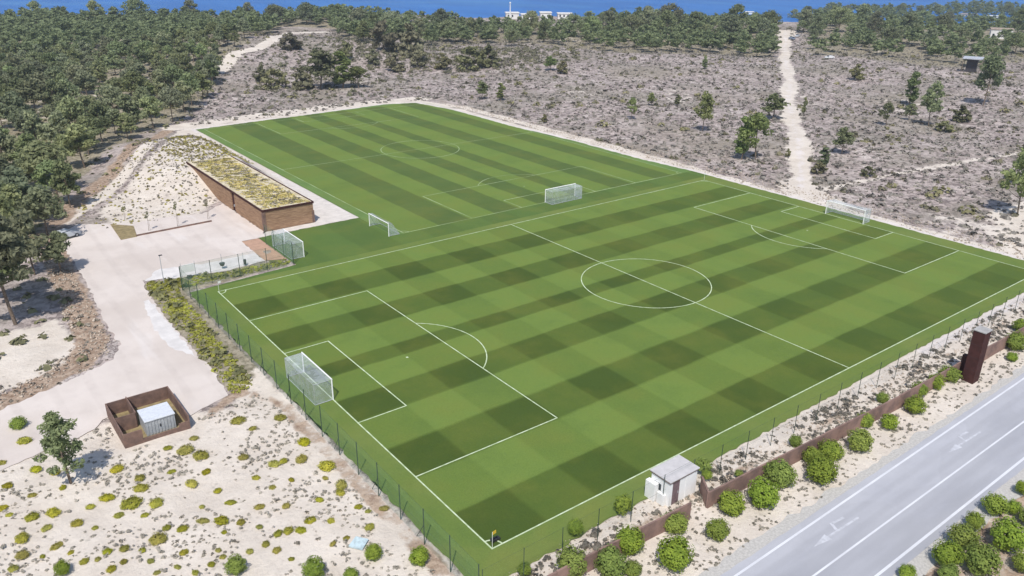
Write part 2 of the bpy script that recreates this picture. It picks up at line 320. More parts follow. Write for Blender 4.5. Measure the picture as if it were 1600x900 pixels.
M['pad'] = simple('pale_concrete_pad', (.68, .63, .58), .9, .15, .06, .8)
M['white_gravel'] = simple('white_gravel', (.70, .67, .65), .9, .15, .06, .7)
M['terracotta'] = simple('terracotta_paving', (.50, .32, .23), .9, .15, .08, .8)
M['drygrass'] = simple('dry_grass_bed', (.30, .24, .13), .95, .1, .15, 1.5)

def turf_mat(name, axis, edges, x0, x1, cross_axis, cross, k_cross, cr0, cr1, apron, lights, darks, split=None):
    """mown turf: mowing sheen painted as alternate strips along one axis, a fainter cross cut on the other"""
    k = N(name, .85, .15)
    v = k.xyz(); wob = k.math('MULTIPLY', k.math('SUBTRACT', k.noise(.2, 4), .5), .55)
    a = k.math('ADD', v[axis], wob); b = k.math('ADD', v[cross_axis], wob)
    t = k.math('DIVIDE', k.math('SUBTRACT', a, x0), x1-x0)
    stops = []
    for e, val in edges:
        p = (e-x0)/(x1-x0)
        if stops: stops.append((max(p-.0045, 0), stops[-1][1]))
        stops.append((p, (val,)*3))
    band = k.ramp(t, stops)
    n = k.noise(.05, 3)
    # square wave for the cross cut
    w = k.math('SINE', k.math('MULTIPLY', k.math('SUBTRACT', b, cross[0]), math.pi/cross[1]))
    w = k.step(w, -.15, .15)
    w = k.math('MULTIPLY', w, k.step(k.noise(.045, 3), .35, .62, k_cross*.75, k_cross*1.1))
    if split: w = k.math('MULTIPLY', w, k.step(v[cross_axis], split[0], split[1], 1, .45))
    la = k.mix(w, lights[0], lights[1]); da = k.mix(w, darks[0], darks[1])
    c = k.mix(band, da, la)  # sheen of the mown strips put into the base colour
    inside = k.math('MULTIPLY', k.step(a, x0-.15, x0+.15), k.step(a, x1+.15, x1-.15))
    inside = k.math('MULTIPLY', inside, k.math('MULTIPLY', k.step(b, cr0-.15, cr0+.15), k.step(b, cr1+.15, cr1-.15)))
    ap = k.mix(k.step(k.noise(.09, 4), .35, .65), apron[0], apron[1])
    c = k.mix(inside, ap, c)
    m1 = k.noise(.16, 4, .6); m2 = k.noise(7, 3, .8)
    c = k.mix(k.math('MULTIPLY', k.step(m1, .42, .72), .42), c, k.mix(.5, c, (.21, .20, .04)))
    m3 = k.noise(.035, 3); c = k.mix(k.math('MULTIPLY', k.step(m3, .45, .65), .12), c, (.17, .20, .035))
    c = k.mix(k.math('MULTIPLY', k.step(m1, .50, .28), .28), c, k.mix(.6, c, (.05, .10, .03)))
    hs = k.n('ShaderNodeHueSaturation'); k.l(c, hs.inputs['Color'])
    k.l(k.math('MULTIPLY_ADD', m2, .55, .72), hs.inputs['Value'])
    k.base(hs.outputs[0]); k.bump(m2, .5, .03)
    return k.m
LG = [(.150, .222, .047), (.126, .190, .039)]  # strip greens, with the mowing sheen painted in
DG = [(.088, .134, .025), (.058, .092, .016)]
L, D = 1., 0.
M['turf_main'] = turf_mat('striped_turf', 1,
    [(0, D), (5.5, L), (11.6, D), (17, L), (22.9, D), (27.6, L), (32.8, D), (35.8, L), (41.9, D), (47, L), (52.5, D), (58, L)],
    0, 63.5, 0, (0, 5.57), 1.0, 0, 100.2, [(.125, .19, .042), (.165, .215, .055)], LG, DG, (45, 75))
M['turf_back'] = turf_mat('striped_turf_back', 0,
    [(32.8, .9), (40, D), (46.3, L), (51.7, D), (57.2, L), (61.7, D), (66.2, L), (70.8, D), (74.4, L), (80.8, D), (86.3, L), (92.8, D), (98, L)],
    32.8, 100.8, 1, (70, 7), .3, 69, 175, [(.13, .215, .06), (.15, .24, .07)], LG, [(.095, .145, .036), (.075, .115, .028)])
M['turf_strip'] = turf_mat('dark_turf_strip', 1, [(0, 0), (900, 1)], -9000, 9000, 0, (0, 6), .5, -999, 999,
    [(0, 0, 0), (0, 0, 0)], [(.115, .18, .045), (.095, .15, .035)], [(.10, .165, .038), (.08, .13, .03)])

def asphalt_mat():
    k = N('sun_bleached_asphalt', .75, .3)
    a = k.noise(.12, 4, .6, vec=k.mul(k.pos, (.35, 1.6, 1))); b = k.noise(1.0, 5, .7); f = k.noise(14, 3, .8)
    pt = k.noise(.09, 2, vec=k.mul(k.pos, (1, 2.5, 1)))
    c = k.mix(k.step(a, .35, .65), (.36, .365, .40), (.46, .465, .505))
    c = k.mix(k.math('MULTIPLY', k.step(b, .4, .75), .3), c, (.36, .36, .385))
    c = k.mix(k.math('MULTIPLY', k.step(f, .5, .75), .25), c, (.60, .60, .62))
    c = k.mix(k.math('MULTIPLY', k.step(pt, .3, .7), .22), c, (.58, .58, .60))
    yy = k.xyz()[1]
    for c0 in (-14.5, -15.9, -17.7, -19.0):
        d = k.math('ABSOLUTE', k.math('SUBTRACT', yy, c0)); c = k.mix(k.math('MULTIPLY', k.step(d, .45, .1), k.step(a, .3, .7, .05, .22)), c, (.27, .27, .29))
    crk = k.voro(.22, 'Distance', vec=k.mul(k.pos, (1, .6, 1)))
    c = k.mix(k.math('MULTIPLY', k.step(k.noise(.05, 2, vec=k.mul(k.pos, (1, 3, 1))), .52, .54), .12), c, (.29, .29, .31))
    k.base(c); k.bump(f, .3, .02); return k.m
M['asphalt'] = asphalt_mat()
M['shoulder'] = simple('gravel_shoulder', (.52, .50, .47), .9, .1, .09, 5)
M['roadline'] = simple('worn_road_paint', (.70, .71, .75), .7, .2, .05, .3)

def water_mat():
    k = N('sea_water', .45, .12)
    n = k.noise(.02, 4, .6, vec=k.mul(k.pos, (1, .4, 1))); w = k.noise(.3, 5, .7)
    near = k.noise(.006, 3)
    c = k.mix(k.step(n, .35, .65), (.022, .135, .42), (.03, .17, .50))
    c = k.mix(k.math('MULTIPLY', k.step(near, .52, .68), .35), c, (.09, .27, .52))
    k.base(c); k.bump(w, .3, .5); return k.m
M['sea'] = water_mat()

# ------------------------------------------------------------ terrain
def axis_pts(lo, hi, a, b, step, grow=1.04, mx=3.2):
    pts = list(np.arange(a, b+1e-6, step)); s = step; x = b
    while x < hi: s = min(s*grow, mx if x < 460 else 16); x += s; pts.append(x)
    s = step; x = a; left = []
    while x > lo: s = min(s*grow, mx if x > -120 else 16); x -= s; left.append(x)
    return np.array(left[::-1]+pts)
def in_poly(px, py, poly):
    inside = np.zeros(px.shape, bool); n = len(poly)
    for i in range(n):
        x1, y1 = poly[i]; x2, y2 = poly[(i+1) % n]
        if y1 == y2: continue
        c = ((y1 > py) != (y2 > py)) & (px < (x2-x1)*(py-y1)/(y2-y1)+x1); inside ^= c
    return inside
def dist_line(px, py, pl, closed=False):
    d = np.full(px.shape, 1e9); n = len(pl)
    for i in range(n if closed else n-1):
        x1, y1 = pl[i]; x2, y2 = pl[(i+1) % n]; L2 = (x2-x1)**2+(y2-y1)**2+1e-9
        t = np.clip(((px-x1)*(x2-x1)+(py-y1)*(y2-y1))/L2, 0, 1)
        d = np.minimum(d, np.hypot(px-x1-t*(x2-x1), py-y1-t*(y2-y1)))
    return d
def poly_mask(px, py, poly, blur=2.):
    d = dist_line(px, py, poly, True); s = np.where(in_poly(px, py, poly), d, -d)
    return np.clip(.5+s/(2*blur), 0, 1)
def line_mask(px, py, pl, hw, blur=1.5):
    return np.clip(.5+(hw-dist_line(px, py, pl))/(2*blur), 0, 1)
TURF = [(-3.3, -2.3), (104, -2.3), (104, 71), (102.6, 84), (102.6, 107), (100.8, 130), (100.8, 158), (98, 174.5), (89, 177.5), (62, 174.8), (47, 173.8), (31, 172), (30.8, 81.9), (12.7, 81.7), (12.7, 66.9), (-3.3, 65.6)]
YARD = [(-13.6, 101.3), (-9.5, 106), (-5.2, 103.4), (-1.5, 101.5), (4, 101.5), (9.5, 99.8), (14.5, 104), (14.6, 84), (23.4, 84), (24, 124), (29.6, 128), (30.6, 120), (30.7, 81.95), (10, 81.8), (9.5, 71.2), (4, 70.4), (-3, 71.8), (-7.3, 73.5), (-7.9, 65.5), (-8.1, 51.5), (-8.0, 40), (-8.6, 35.5), (-11.5, 34.4), (-13.0, 33.8), (-13.3, 38.9), (-19.4, 38.5), (-21, 36.6), (-25, 35.5), (-34, 33.0), (-60, 27), (-60, 37), (-34, 43.6), (-27, 46.5), (-20.5, 48.8), (-16.2, 51), (-14.6, 54.6), (-14.7, 60), (-14.2, 68), (-13.6, 78), (-13.4, 90)]
ROAD_Y = (-20.6, -12.3)
xs = axis_pts(-700, 1000, -45, 120, 1.0); ys = axis_pts(-260, 1000, -34, 190, 1.0)
X, Y = np.meshgrid(xs, ys); Z = hz(X, Y)
wob = np.sin(X*.9+Y*.3)*.04+np.sin(X*.37-Y*.71)*.05
flat = np.maximum(poly_mask(X, Y, TURF, 1.2), poly_mask(X, Y, YARD, 1.2))
flat = np.maximum(flat, np.where((Y > -22) & (Y < -11), 1, 0))
Z = Z + wob*(1-flat) - .03
sand = poly_mask(X, Y, [(-80, 37), (-20, 37), (-9, 33), (-3.5, 40), (-3.5, -60), (-80, -60)], 2.)
sand = np.maximum(sand, ((Y < -.5) & (X > -4)).astype(float)*.85)
sand = np.maximum(sand, np.clip(1-(dist_line(X, Y, TURF, True)-1.6)/2.2, 0, 1)*(X > 25))
sand = np.maximum(sand, line_mask(X, Y, [(28, 178), (50, 181), (84, 182.5), (103, 180.5)], 3.6, 1.6))
sand = np.maximum(sand, line_mask(X, Y, [(100, 176), (106, 160), (106, 72)], 1.6, 1.5))
TRACK = [(108, 40), (111, 48), (136, 65), (162, 85), (195, 110), (231, 134), (290, 178), (355, 224), (392, 250)]
pat = np.sin(X*.061+1)*np.cos(Y*.048+2)+.7*np.sin(X*.13-Y*.11)+.5*np.sin(X*.021+Y*.033)
sand = np.maximum(sand, np.clip(.16+.17*pat, 0, .42)*((X > 103) | (Y > 178)))
sand = np.maximum(sand, np.clip(.62-.02*np.hypot(X-118, Y-12), 0, .5)*(X > 104))
sand = np.maximum(sand, np.clip(.5+(2.5+.8*np.sin(Y*.21)-dist_line(X, Y, TRACK))/5.2, 0, 1))
sand = np.maximum(sand, line_mask(X, Y, [(345, 222), (395, 250)], 6, 3))
sand = np.maximum(sand, line_mask(X, Y, [(105, 40), (113, 50)], 4.5, 2.5))
sand = np.maximum(sand, line_mask(X, Y, [(110, 46), (134, 43), (175, 36.6), (240, 25)], 1.2, 1.6)*.8)
sand = np.maximum(sand, line_mask(X, Y, [(100, 0), (112, 6), (128, 14), (150, 10)], 5, 3)*.9)
sand = np.maximum(sand, line_mask(X, Y, HILL_PATH, 3.0, 1.5))
sand = np.maximum(sand, poly_mask(X, Y, [(-6, 100), (10, 99), (15, 106), (30, 128), (31, 150), (18, 150), (4, 128), (-6, 112)], 2.5)*.70)
sand = np.maximum(sand, line_mask(X, Y, [(-12, 108), (-2, 122), (8, 138), (17, 153), (28, 172)], 1.6, 1.2)*1.)
sand = np.maximum(sand, poly_mask(X, Y, [(-30, 49), (-19, 52), (-18, 60), (-19, 67), (-30, 66)], 1.5)*.8)
pale = line_mask(X, Y, TRACK, 1.5, 1.6)*.6
pale = np.maximum(pale, np.clip(1-(dist_line(X, Y, TURF, True)-.8)/1.6, 0, 1)*((X > 60) | (Y > 168))*.75)
earth = line_mask(X, Y, [(-60, 38), (-34, 44.8), (-26, 48.5), (-20, 51.5), (-17.2, 56), (-16.4, 66), (-15.8, 80), (-15, 92), (-15, 99)], 1.7, 1.2)
earth = np.maximum(earth, line_mask(X, Y, [(-15, 103), (-8, 118), (2, 135), (12, 153), (24, 174)], 2.4, 2.)*.75)
earth = np.maximum(earth, line_mask(X, Y, [(-4.4, -3), (-4.6, 30), (-7, 36), (-11, 33)], .9, 1.)*.75)
earth = np.maximum(earth, line_mask(X, Y, [(104.8, -3), (104.8, 68)], .5, .8)*.6)
earth = np.maximum(earth, line_mask(X, Y, [(-3, -4.9), (30, -5.2), (104, -5.4)], 1.3, 1.4)*.52)
earth = np.maximum(earth, line_mask(X, Y, [(0, -11.2), (120, -11.2)], .5, 1.4)*.5)
earth = np.maximum(earth, ((Y < -21.5) & (X > 0)).astype(float)*.55)
olive = poly_mask(X, Y, WEST_FOREST, 5)*.9
olive = np.maximum(olive, poly_mask(X, Y, NORTH_BAND, 8)*.9); olive = np.maximum(olive, poly_mask(X, Y, EAST_BAND, 10)*.75)
olive = np.maximum(olive, poly_mask(X, Y, [(-8.2, 34), (-3.5, 33), (-3.4, 66), (12, 67.5), (12, 70.5), (-7.8, 72.5), (-8.2, 60)], .8)*.9)
nx, ny = len(xs), len(ys)
V = np.stack([X.ravel(), Y.ravel(), Z.ravel()], 1)
i = np.arange(nx-1); j = np.arange(ny-1); I, J = np.meshgrid(i, j); a = (J*nx+I).ravel()
me = np_mesh('ground', V, np.stack([a, a+1, a+nx+1, a+nx], 1), True)
for nme, arr in (('sand', sand), ('earth', earth), ('pale', pale), ('olive', olive)):
    at = me.attributes.new(nme, 'FLOAT', 'POINT'); at.data.foreach_set('value', arr.ravel().astype(np.float32))
tag(link('ground', me, M['ground']), kind='structure')
tag(link('sea', np_mesh('sea', [(-9000, -9000, -12), (12000, -9000, -12), (12000, 12000, -12), (-9000, 12000, -12)], [(0, 1, 2, 3)]), M['sea']), kind='structure')

# flat sheets with slightly ragged edges
def ragged(poly, amp, step, seed, skip=None):
    rr = random.Random(seed); out = []; n = len(poly)
    for i in range(n):
        (x1, y1), (x2, y2) = poly[i], poly[(i+1) % n]; d = math.hypot(x2-x1, y2-y1); k = max(1, int(d/step))
        for q in range(k):
            t = q/k; x = x1+(x2-x1)*t; y = y1+(y2-y1)*t
            if amp and not (skip and skip(x, y)): x += rr.uniform(-amp, amp); y += rr.uniform(-amp, amp)
            out.append((x, y))
    return out
def sheet(name, poly, z, mat, amp=0, step=.8, seed=1, skip=None, kind='structure'):
    mb = MB(); mb.poly([(x, y, z) for x, y in ragged(poly, amp, step, seed, skip)])
    bmesh.ops.triangulate(mb.b, faces=mb.b.faces)
    me = mb.mesh(name)
    if me.polygons and me.polygons[0].normal.z < 0: me.flip_normals()
    return tag(link(name, me, mat), kind=kind)
sheet('yard', YARD, .03, M['yard'], .22, .7, 3)
edge = lambda x, y: (abs(y-65.4) < .3 and x < 13) or (abs(x-30.7) < .3 and y < 83) or (68 < y < 71 and x > 100)
sheet('pitch_turf', [(-3.4, -3.2), (8, -3.0), (24, -2.6), (60, -2.2), (104, -2.0), (104, 65.4), (-3.3, 65.4)], .05, M['turf_main'], .16, .7, 5, lambda x, y: y > 65)
sheet('training_turf', [(-3.3, 65.4), (104, 65.4), (104, 70), (30.8, 70), (30.8, 81.9), (12.7, 81.7), (12.7, 66.9)], .05, M['turf_strip'])
sheet('back_pitch_turf', [(30.8, 70), (104, 70), (102.6, 84), (102.6, 107), (100.8, 130), (100.8, 158), (98, 174.5), (89, 177.5), (62, 174.8), (47, 173.8), (31, 172)], .05, M['turf_back'], .2, .8, 6, lambda x, y: y < 71 or x < 31)
sheet('pad', [(14.9, 83.9), (12.4, 82.0), (30.75, 82.0), (30.75, 118), (27, 124), (23.5, 124), (23.5, 83.9)], .045, M['pad'], .05, 1, 2)
sheet('white_gravel_strip', [(-6.9, 73.4), (-3, 71.9), (4, 70.7), (9.3, 71.4), (9.6, 75.5), (3, 75), (-4, 77)], .037, M['white_gravel'], .25, .6, 4)
sheet('white_gravel_edge', [(-8.2, 66), (-8.3, 51.5), (-8.3, 46), (-10, 50), (-10.2, 58), (-9, 66)], .037, M['white_gravel'], .2, .6, 8)
0 and sheet('white_gravel_apron', [(-22, 37.8), (-19.6, 38.3), (-19.7, 34.5), (-25, 35.4), (-25.5, 36.8)], .037, M['white_gravel'], .2, .6, 9)
sheet('terracotta_paving', [(9.9, 81.6), (12.6, 81.6), (12.6, 70.0), (9.6, 71.3)], .038, M['terracotta'], .06, 1, 4)
# road
sheet('road_shoulder', [(-40, -21.9), (160, -21.9), (160, -11.6), (-40, -11.6)], .0, M['shoulder'], .3, .9, 12)
sheet('road', [(-40, -20.5), (160, -20.2), (160, -11.9), (-40, -12.9)], .02, M['asphalt'], .05, .9, 13)
def strips(name, rects, z, mat):
    mb = MB()
    for r in rects: mb.poly([(x, y, z) for x, y in r])
    me = mb.mesh(name)
    for p in me.polygons:
        if p.normal.z < 0: p.flip()
    return tag(link(name, me, mat), kind='structure')
def seg(x0, y0, x1, y1, w):
    d = Vector((x1-x0, y1-y0)).normalized(); n = Vector((-d.y, d.x))*w/2
    return [(x0+n.x, y0+n.y), (x0-n.x, y0-n.y), (x1-n.x, y1-n.y), (x1+n.x, y1+n.y)]
rl = []
def wave(y0, y1, a=-40, b=160, w=.16, st=200):
    x = a
    while x < b:
        t0 = (x-a)/(b-a); t1 = (x+st-a)/(b-a)
        rl.append(seg(x, y0+(y1-y0)*t0, x+st, y0+(y1-y0)*t1, w)); x += st
wave(-13.75, -12.2, w=.2); wave(-16.85, -16.9, w=.17); wave(-19.8, -19.55, w=.22)
strips('road_edge_lines', rl, .034, M['roadline'])
def arrow(x, y):
    return [[(x, y), (x+2.0, y+.36), (x+2.0, y-.36)], seg(x+2.0, y, x+6.2, y-.12, .2), seg(x+3.3, y+.11, x+3.7, y+.86, .28), seg(x+3.75, y+.75, x+5.2, y+.62, .24)]
strips('road_arrows', [q for ax in (20.6, 42.4, 64.5) for q in arrow(ax, -15.0)], .036, simple('faded_arrow_paint', (.58, .59, .63), .7, .2, .06, 1.6, c2=(.44, .445, .48)))

# pitch markings
def pitch_lines(ox, oy, L_, W_, swap, w=.13, far=True):
    """all marks of a football pitch, long side along x (or along y when swap)"""
    c = W_/2; S = []
    def s(a, b, c_, d): S.append(seg(a, b, c_, d, w))
    h = w/2
    s(-h, 0, L_+h, 0); s(-h, W_, L_+h, W_); s(0, h, 0, W_-h); s(L_, h, L_, W_-h); s(L_/2, h, L_/2, W_-h)
    for e in ((0, 1), (L_, -1)):
        for d, hh in ((16.5, 20.16), (5.5, 9.16)):
            s(e[0]+e[1]*h, c-hh, e[0]+e[1]*(d+h), c-hh); s(e[0]+e[1]*h, c+hh, e[0]+e[1]*(d+h), c+hh)
            s(e[0]+e[1]*d, c-hh+h, e[0]+e[1]*d, c+hh-h)
        S.append([(e[0]+e[1]*11+.16*math.cos(t), c+.16*math.sin(t)) for t in np.linspace(0, 2*math.pi, 9)[:-1]])
        A = math.acos(5.5/9.15); ts = np.linspace(-A, A, 25)
        for a, b in zip(ts[:-1], ts[1:]):
            p = [(e[0]+e[1]*(11+r*math.cos(t)), c+r*math.sin(t)) for t, r in ((a, 9.15-h), (b, 9.15-h), (b, 9.15+h), (a, 9.15+h))]
            S.append(p)
    ts = np.linspace(0, 2*math.pi, 73)
    for a, b in zip(ts[:-1], ts[1:]):
        S.append([(L_/2+r*math.cos(t), c+r*math.sin(t)) for t, r in ((a, 9.15-h), (b, 9.15-h), (b, 9.15+h), (a, 9.15+h))])
    for cx, cy, a0 in ((0, 0, 0), (0, W_, -90), (L_, 0, 90), (L_, W_, 180)):
        ts = np.linspace(R_(a0), R_(a0+90), 7)
        for a, b in zip(ts[:-1], ts[1:]):
            S.append([(cx+r*math.cos(t), cy+r*math.sin(t)) for t, r in ((a, 1-h), (b, 1-h), (b, 1+h), (a, 1+h))])
    out = []
    for i, q in enumerate(S):
        out.append([(oy_+ox, ox_+oy) if swap else (ox_+ox, oy_+oy) for ox_, oy_ in q])
    return out
def lines_obj(name, rects, z0, mat='line'):
    mb = MB()
    for i, r in enumerate(rects): mb.poly([(x, y, z0+(i % 7)*.0008) for x, y in r])
    me = mb.mesh(name)
    for p in me.polygons:
        if p.normal.z < 0: p.flip()
    return tag(link(name, me, M[mat]), kind='structure')
lines_obj('pitch_markings', pitch_lines(0, 0, 100.2, 63.5, False), .056)
lines_obj('back_pitch_markings', pitch_lines(32.9, 70.2, 101.2, 67.9, True, .12), .056, 'line_old')

# ------------------------------------------------------------ football goals
def goal(name, loc, rz, label, group, depth=2.0, box=True, h=2.44, w=7.32):
    """local: mouth in the plane x=0, net towards -x"""
    t = empty(name, loc, rz); tag(t, label, 'goal', group)
    for s in (-1, 1): MB().tube((0, s*w/2, .0), (0, s*w/2, h), .07, n=10).build('post', M['white'], t)
    MB().tube((0, -w/2-.07, h), (0, w/2+.07, h), .07, n=10).build('crossbar', M['white'], t)
    back = MB(); tb = depth if box else .6
    for s in (-1, 1):
        back.tube((0, s*w/2, .06), (-depth, s*w/2, .06), .035); back.tube((0, s*w/2, h-.03), (-tb, s*w/2, h-.05), .025)
        back.tube((-tb, s*w/2, h-.05), (-depth, s*w/2, .06), .025)
    back.tube((-depth, -w/2, .06), (-depth, w/2, .06), .035); back.tube((-tb, -w/2, h-.05), (-tb, w/2, h-.05), .012)
    back.build('net_frame', M['grey'], t)
    nb = MB(); n = 10
    def quad(a, b, c, d): nb.poly([a, b, c, d])
    for i in range(n):
        y0 = -w/2+w*i/n; y1 = y0+w/n; sg = lambda y: -.12*math.sin(math.pi*(y/w+.5))
        quad((-.02, y0, h-.02), (-.02, y1, h-.02), (-tb, y1, h-.06+sg(y1)), (-tb, y0, h-.06+sg(y0)))
        quad((-tb, y0, h-.06+sg(y0)), (-tb, y1, h-.06+sg(y1)), (-depth, y1, .05), (-depth, y0, .05))
    for s in (-1, 1):
        nb.poly([(-.02, s*(w/2-.01), .08), (-.02, s*(w/2-.01), h-.03), (-tb, s*(w/2-.01), h-.06), (-depth, s*(w/2-.01), .06)])
    nb.build('net', M['net'], t)
    return t
G_ = 'football goals'
goal('football_goal', (0, 31.75, .05), 0, 'white football goal with box net on the goal line nearest the left mesh fence', G_)
goal('football_goal', (100.2, 31.75, .05), R_(180), 'white football goal at the far end of the main pitch, beside the scrub', G_)
goal('football_goal', (66.9, 70.2, .05), R_(90), 'white football goal on the back pitch goal line, its back to the main pitch', G_)
goal('football_goal', (30.1, 73.4, .05), R_(180), 'small portable white goal on dark turf, its net towards the back pitch goal line', G_, 2.0, False, 2.2, 6.6)
goal('football_goal', (15.0, 72.9, .05), 0, 'white training goal behind mesh near the brown timber building, facing the other portable goal', G_, 2.0, True)

def corner_flag(x, y, label, m):
    t = empty('corner_flag', (x, y, .05)); tag(t, label, 'corner flag', 'corner flags of the main pitch')
    MB().tube((0, 0, 0), (0, 0, 1.5), .02).build('pole', M['white'], t)
    MB().prism([(.02, 0), (.40, .05), (.40, .065), (.02, .02)], 1.2, 1.5).build('flag', m, t)
corner_flag(.1, .1, 'yellow corner flag at the pitch corner nearest the camera', M['yellow'])
corner_flag(.1, 63.4, 'white corner flag at the left corner of the main pitch by the hedge', M['white'])
corner_flag(100.1, 63.4, 'small corner flag at the far corner between the two pitches', M['white'])
b = MB(); 
for k in range(3): b.box(-.35+k*.28, -.12+k*.28, -.2, .2, 0, .26-.03*k)
o = b.build('kit_bag', M['black'], None, .03); o.location = (.75, .65, .05); tag(o, 'dark kit bag lying on the grass inside the nearest pitch corner', 'bag')

# ------------------------------------------------------------ fences
def fence(label, pts, h, sp, mesh_mat, brace=True, post_r=.045):
    t = empty('mesh_fence', (*pts[0], 0)); tag(t, label, 'fence', 'green mesh fences round the pitches')
    ox, oy = pts[0]; proto = None; np_ = 0
    net = MB(); rail = MB()
    for (x0, y0), (x1, y1) in zip(pts[:-1], pts[1:]):
        d = math.hypot(x1-x0, y1-y0); n = max(1, round(d/sp)); ang = math.atan2(y1-y0, x1-x0)
        for i in range(n+1):
            x = x0+(x1-x0)*i/n-ox; y = y0+(y1-y0)*i/n-oy
            if proto is None:
                proto = MB().tube((0, 0, 0), (0, 0, h+.05), post_r, n=6).mesh('post'); proto.materials.append(M['post'])
            p = bpy.data.objects.new('post', proto); COL.objects.link(p); p.parent = t; p.location = (x, y, 0); np_ += 1
            if brace and i % 2 == 0 and i < n:
                bx = x+math.cos(ang)*1.2; by = y+math.sin(ang)*1.2
                q = MB().tube((x, y, h*.55), (bx, by, 0), .03, n=5).build('brace', M['post'], t)
        X0, Y0, X1, Y1 = x0-ox, y0-oy, x1-ox, y1-oy
        for i in range(n):
            a = i/n; c = (i+1)/n
            net.poly([(X0+(X1-X0)*a, Y0+(Y1-Y0)*a, .05), (X0+(X1-X0)*c, Y0+(Y1-Y0)*c, .05), (X0+(X1-X0)*c, Y0+(Y1-Y0)*c, h), (X0+(X1-X0)*a, Y0+(Y1-Y0)*a, h)])
        for zz in (h, h*.5): rail.tube((X0, Y0, zz), (X1, Y1, zz), .008, n=4)
    net.build('mesh', mesh_mat, t); rail.build('tension_wires', M['post'], t)
fence('tall green mesh fence along the left end of the main pitch, above the sand', [(-4.0, -3.9), (-3.8, 30), (-3.7, 66.9)], 3.4, 3.6, M['fence_net'])
fence('thin green mesh fence along the road side of the main pitch', [(-3.9, -4.2), (104.5, -4.3)], 3.1, 3.7, M['fence_net_light'], False, .03)
fence('green mesh fence behind the hedge and the training goal', [(-3.6, 67.1), (12.5, 67.3), (12.5, 78)], 3.4, 3.6, M['fence_net'], False)

# ------------------------------------------------------------ leaf clouds
def leafquads(P, Nrm, size, rng, aspect=1., jit=.8):
    """one small quad per point, facing roughly along Nrm"""
    n = len(P); Nn = Nrm+rng.normal(0, jit, (n, 3)); Nn /= np.linalg.norm(Nn, axis=1)[:, None]+1e-9
    T = rng.normal(0, 1, (n, 3)); T -= (T*Nn).sum(1)[:, None]*Nn; T /= np.linalg.norm(T, axis=1)[:, None]+1e-9
    B = np.cross(Nn, T); s = size*rng.uniform(.6, 1.35, (n, 1))
    T = T*s*aspect; B = B*s
    V = np.stack([P-T-B*.6, P+T*.3-B, P+T+B*.5, P-T*.2+B], 1).reshape(-1, 3)
    return V, np.arange(4*n).reshape(n, 4)
def clump(rng, c, r, n, size, up=.35, aspect=1.):
    d = rng.normal(0, 1, (n, 3)); d /= np.linalg.norm(d, axis=1)[:, None]
    rad = rng.uniform(.55, 1.05, (n, 1)); P = np.asarray(c)+d*rad*np.asarray(r)
    Nn = d.copy(); Nn[:, 2] += up
    return leafquads(P, Nn, size, rng, aspect)
def merge(parts):
    V = []; F = []; o = 0
    for v, f in parts: V.append(v); F.append(f+o); o += len(v)
    return np.concatenate(V), np.concatenate(F)
def limb(mb, a, b, r0, r1, bend=None, n=6, k=3):
    a = Vector(a); b = Vector(b); m = Vector(bend or (0, 0, 0)); pts = []
    for i in range(k+1):
        t = i/k; pts.append(a.lerp(b, t)+m*math.sin(math.pi*t))
    for i in range(k):
        mb.tube(pts[i], pts[i+1], r0+(r1-r0)*i/k, r0+(r1-r0)*(i+1)/k, n=n, cap=False)
def pine_protos(seed, h, w, nclump, nleaf, leaf, low=.42, trunk_r=.14, limbs=True, mat='pine', leafmat=None, aspect=1.3, cone=.2):
    """unit tree: returns (trunk mesh, crown mesh)"""
    rng = np.random.default_rng(seed); rr = random.Random(seed)
    tb = MB(); top = Vector((rr.uniform(-.25, .25), rr.uniform(-.25, .25), h*.9))
    bend = (rr.uniform(-.3, .3), rr.uniform(-.3, .3), 0)
    limb(tb, (0, 0, -.3), top, trunk_r, trunk_r*.3, bend, 7, 6)
    parts = []
    for i in range(nclump):
        t = rng.uniform(low, 1.0); z = h*t
        prof = math.sin(math.pi*min(1, (t-low)/(1-low)*.78+.22))**.7*(1-cone*t)
        ang = rng.uniform(0, 2*math.pi); rad = w/2*prof*rng.uniform(.25, .92)
        tp = Vector((0, 0, 0)).lerp(top, min(1, t*.98)) + Vector(bend)*math.sin(math.pi*min(1, t))
        c = (tp.x+math.cos(ang)*rad, tp.y+math.sin(ang)*rad, z*.97)
        cr = w*rng.uniform(.10, .17)
        if limbs and i % 2 == 0:
            limb(tb, (tp.x, tp.y, max(.5, z-rad*.55-.2)), (c[0], c[1], c[2]-.1), trunk_r*.35, trunk_r*.1, (0, 0, -.1), 4, 2)
        parts.append(clump(rng, c, (cr, cr, cr*.62), nleaf, leaf, aspect=aspect))
    V, F = merge(parts)
    tm = tb.mesh('trunk'); tm.materials.append(M['bark'])
    cm = np_mesh('crown', V, F); cm.materials.append(M[leafmat or mat])
    return tm, cm
def place_tree(name, proto, x, y, h, h0, label, cat, group, rz=0, wide=1.):
    t = empty(name, (x, y, H(x, y)-.02), rz); tag(t, label, cat, group); s = h/h0; t.scale = (s*wide, s*wide, s)
    for n_, me_ in (('trunk', proto[0]), ('crown', proto[1])):
        o = bpy.data.objects.new(n_, me_); COL.objects.link(o); o.parent = t
    return t
rnd = random.Random(11)
# the two trees standing close to the left edge
FG = pine_protos(3, 7.4, 4.4, 40, 75, .075, .26, .13, aspect=2.6)
x, y, h, w = NEAR_TREES[0]; FG[1].materials[0] = M['pine_field']
place_tree('pine_tree', FG, x, y, h, 7.4, 'lone young pine with loose dark crown on the sand left of the rust enclosure', 'tree', None)
x, y, h, w = NEAR_TREES[1]
FG2 = pine_protos(8, 9, 5.5, 46, 90, .11, .45, .15, aspect=2.2)
place_tree('pine_tree', FG2, x, y, h, 9, 'tall pine with bare trunk at the left picture edge beside the curving yard', 'tree', None)
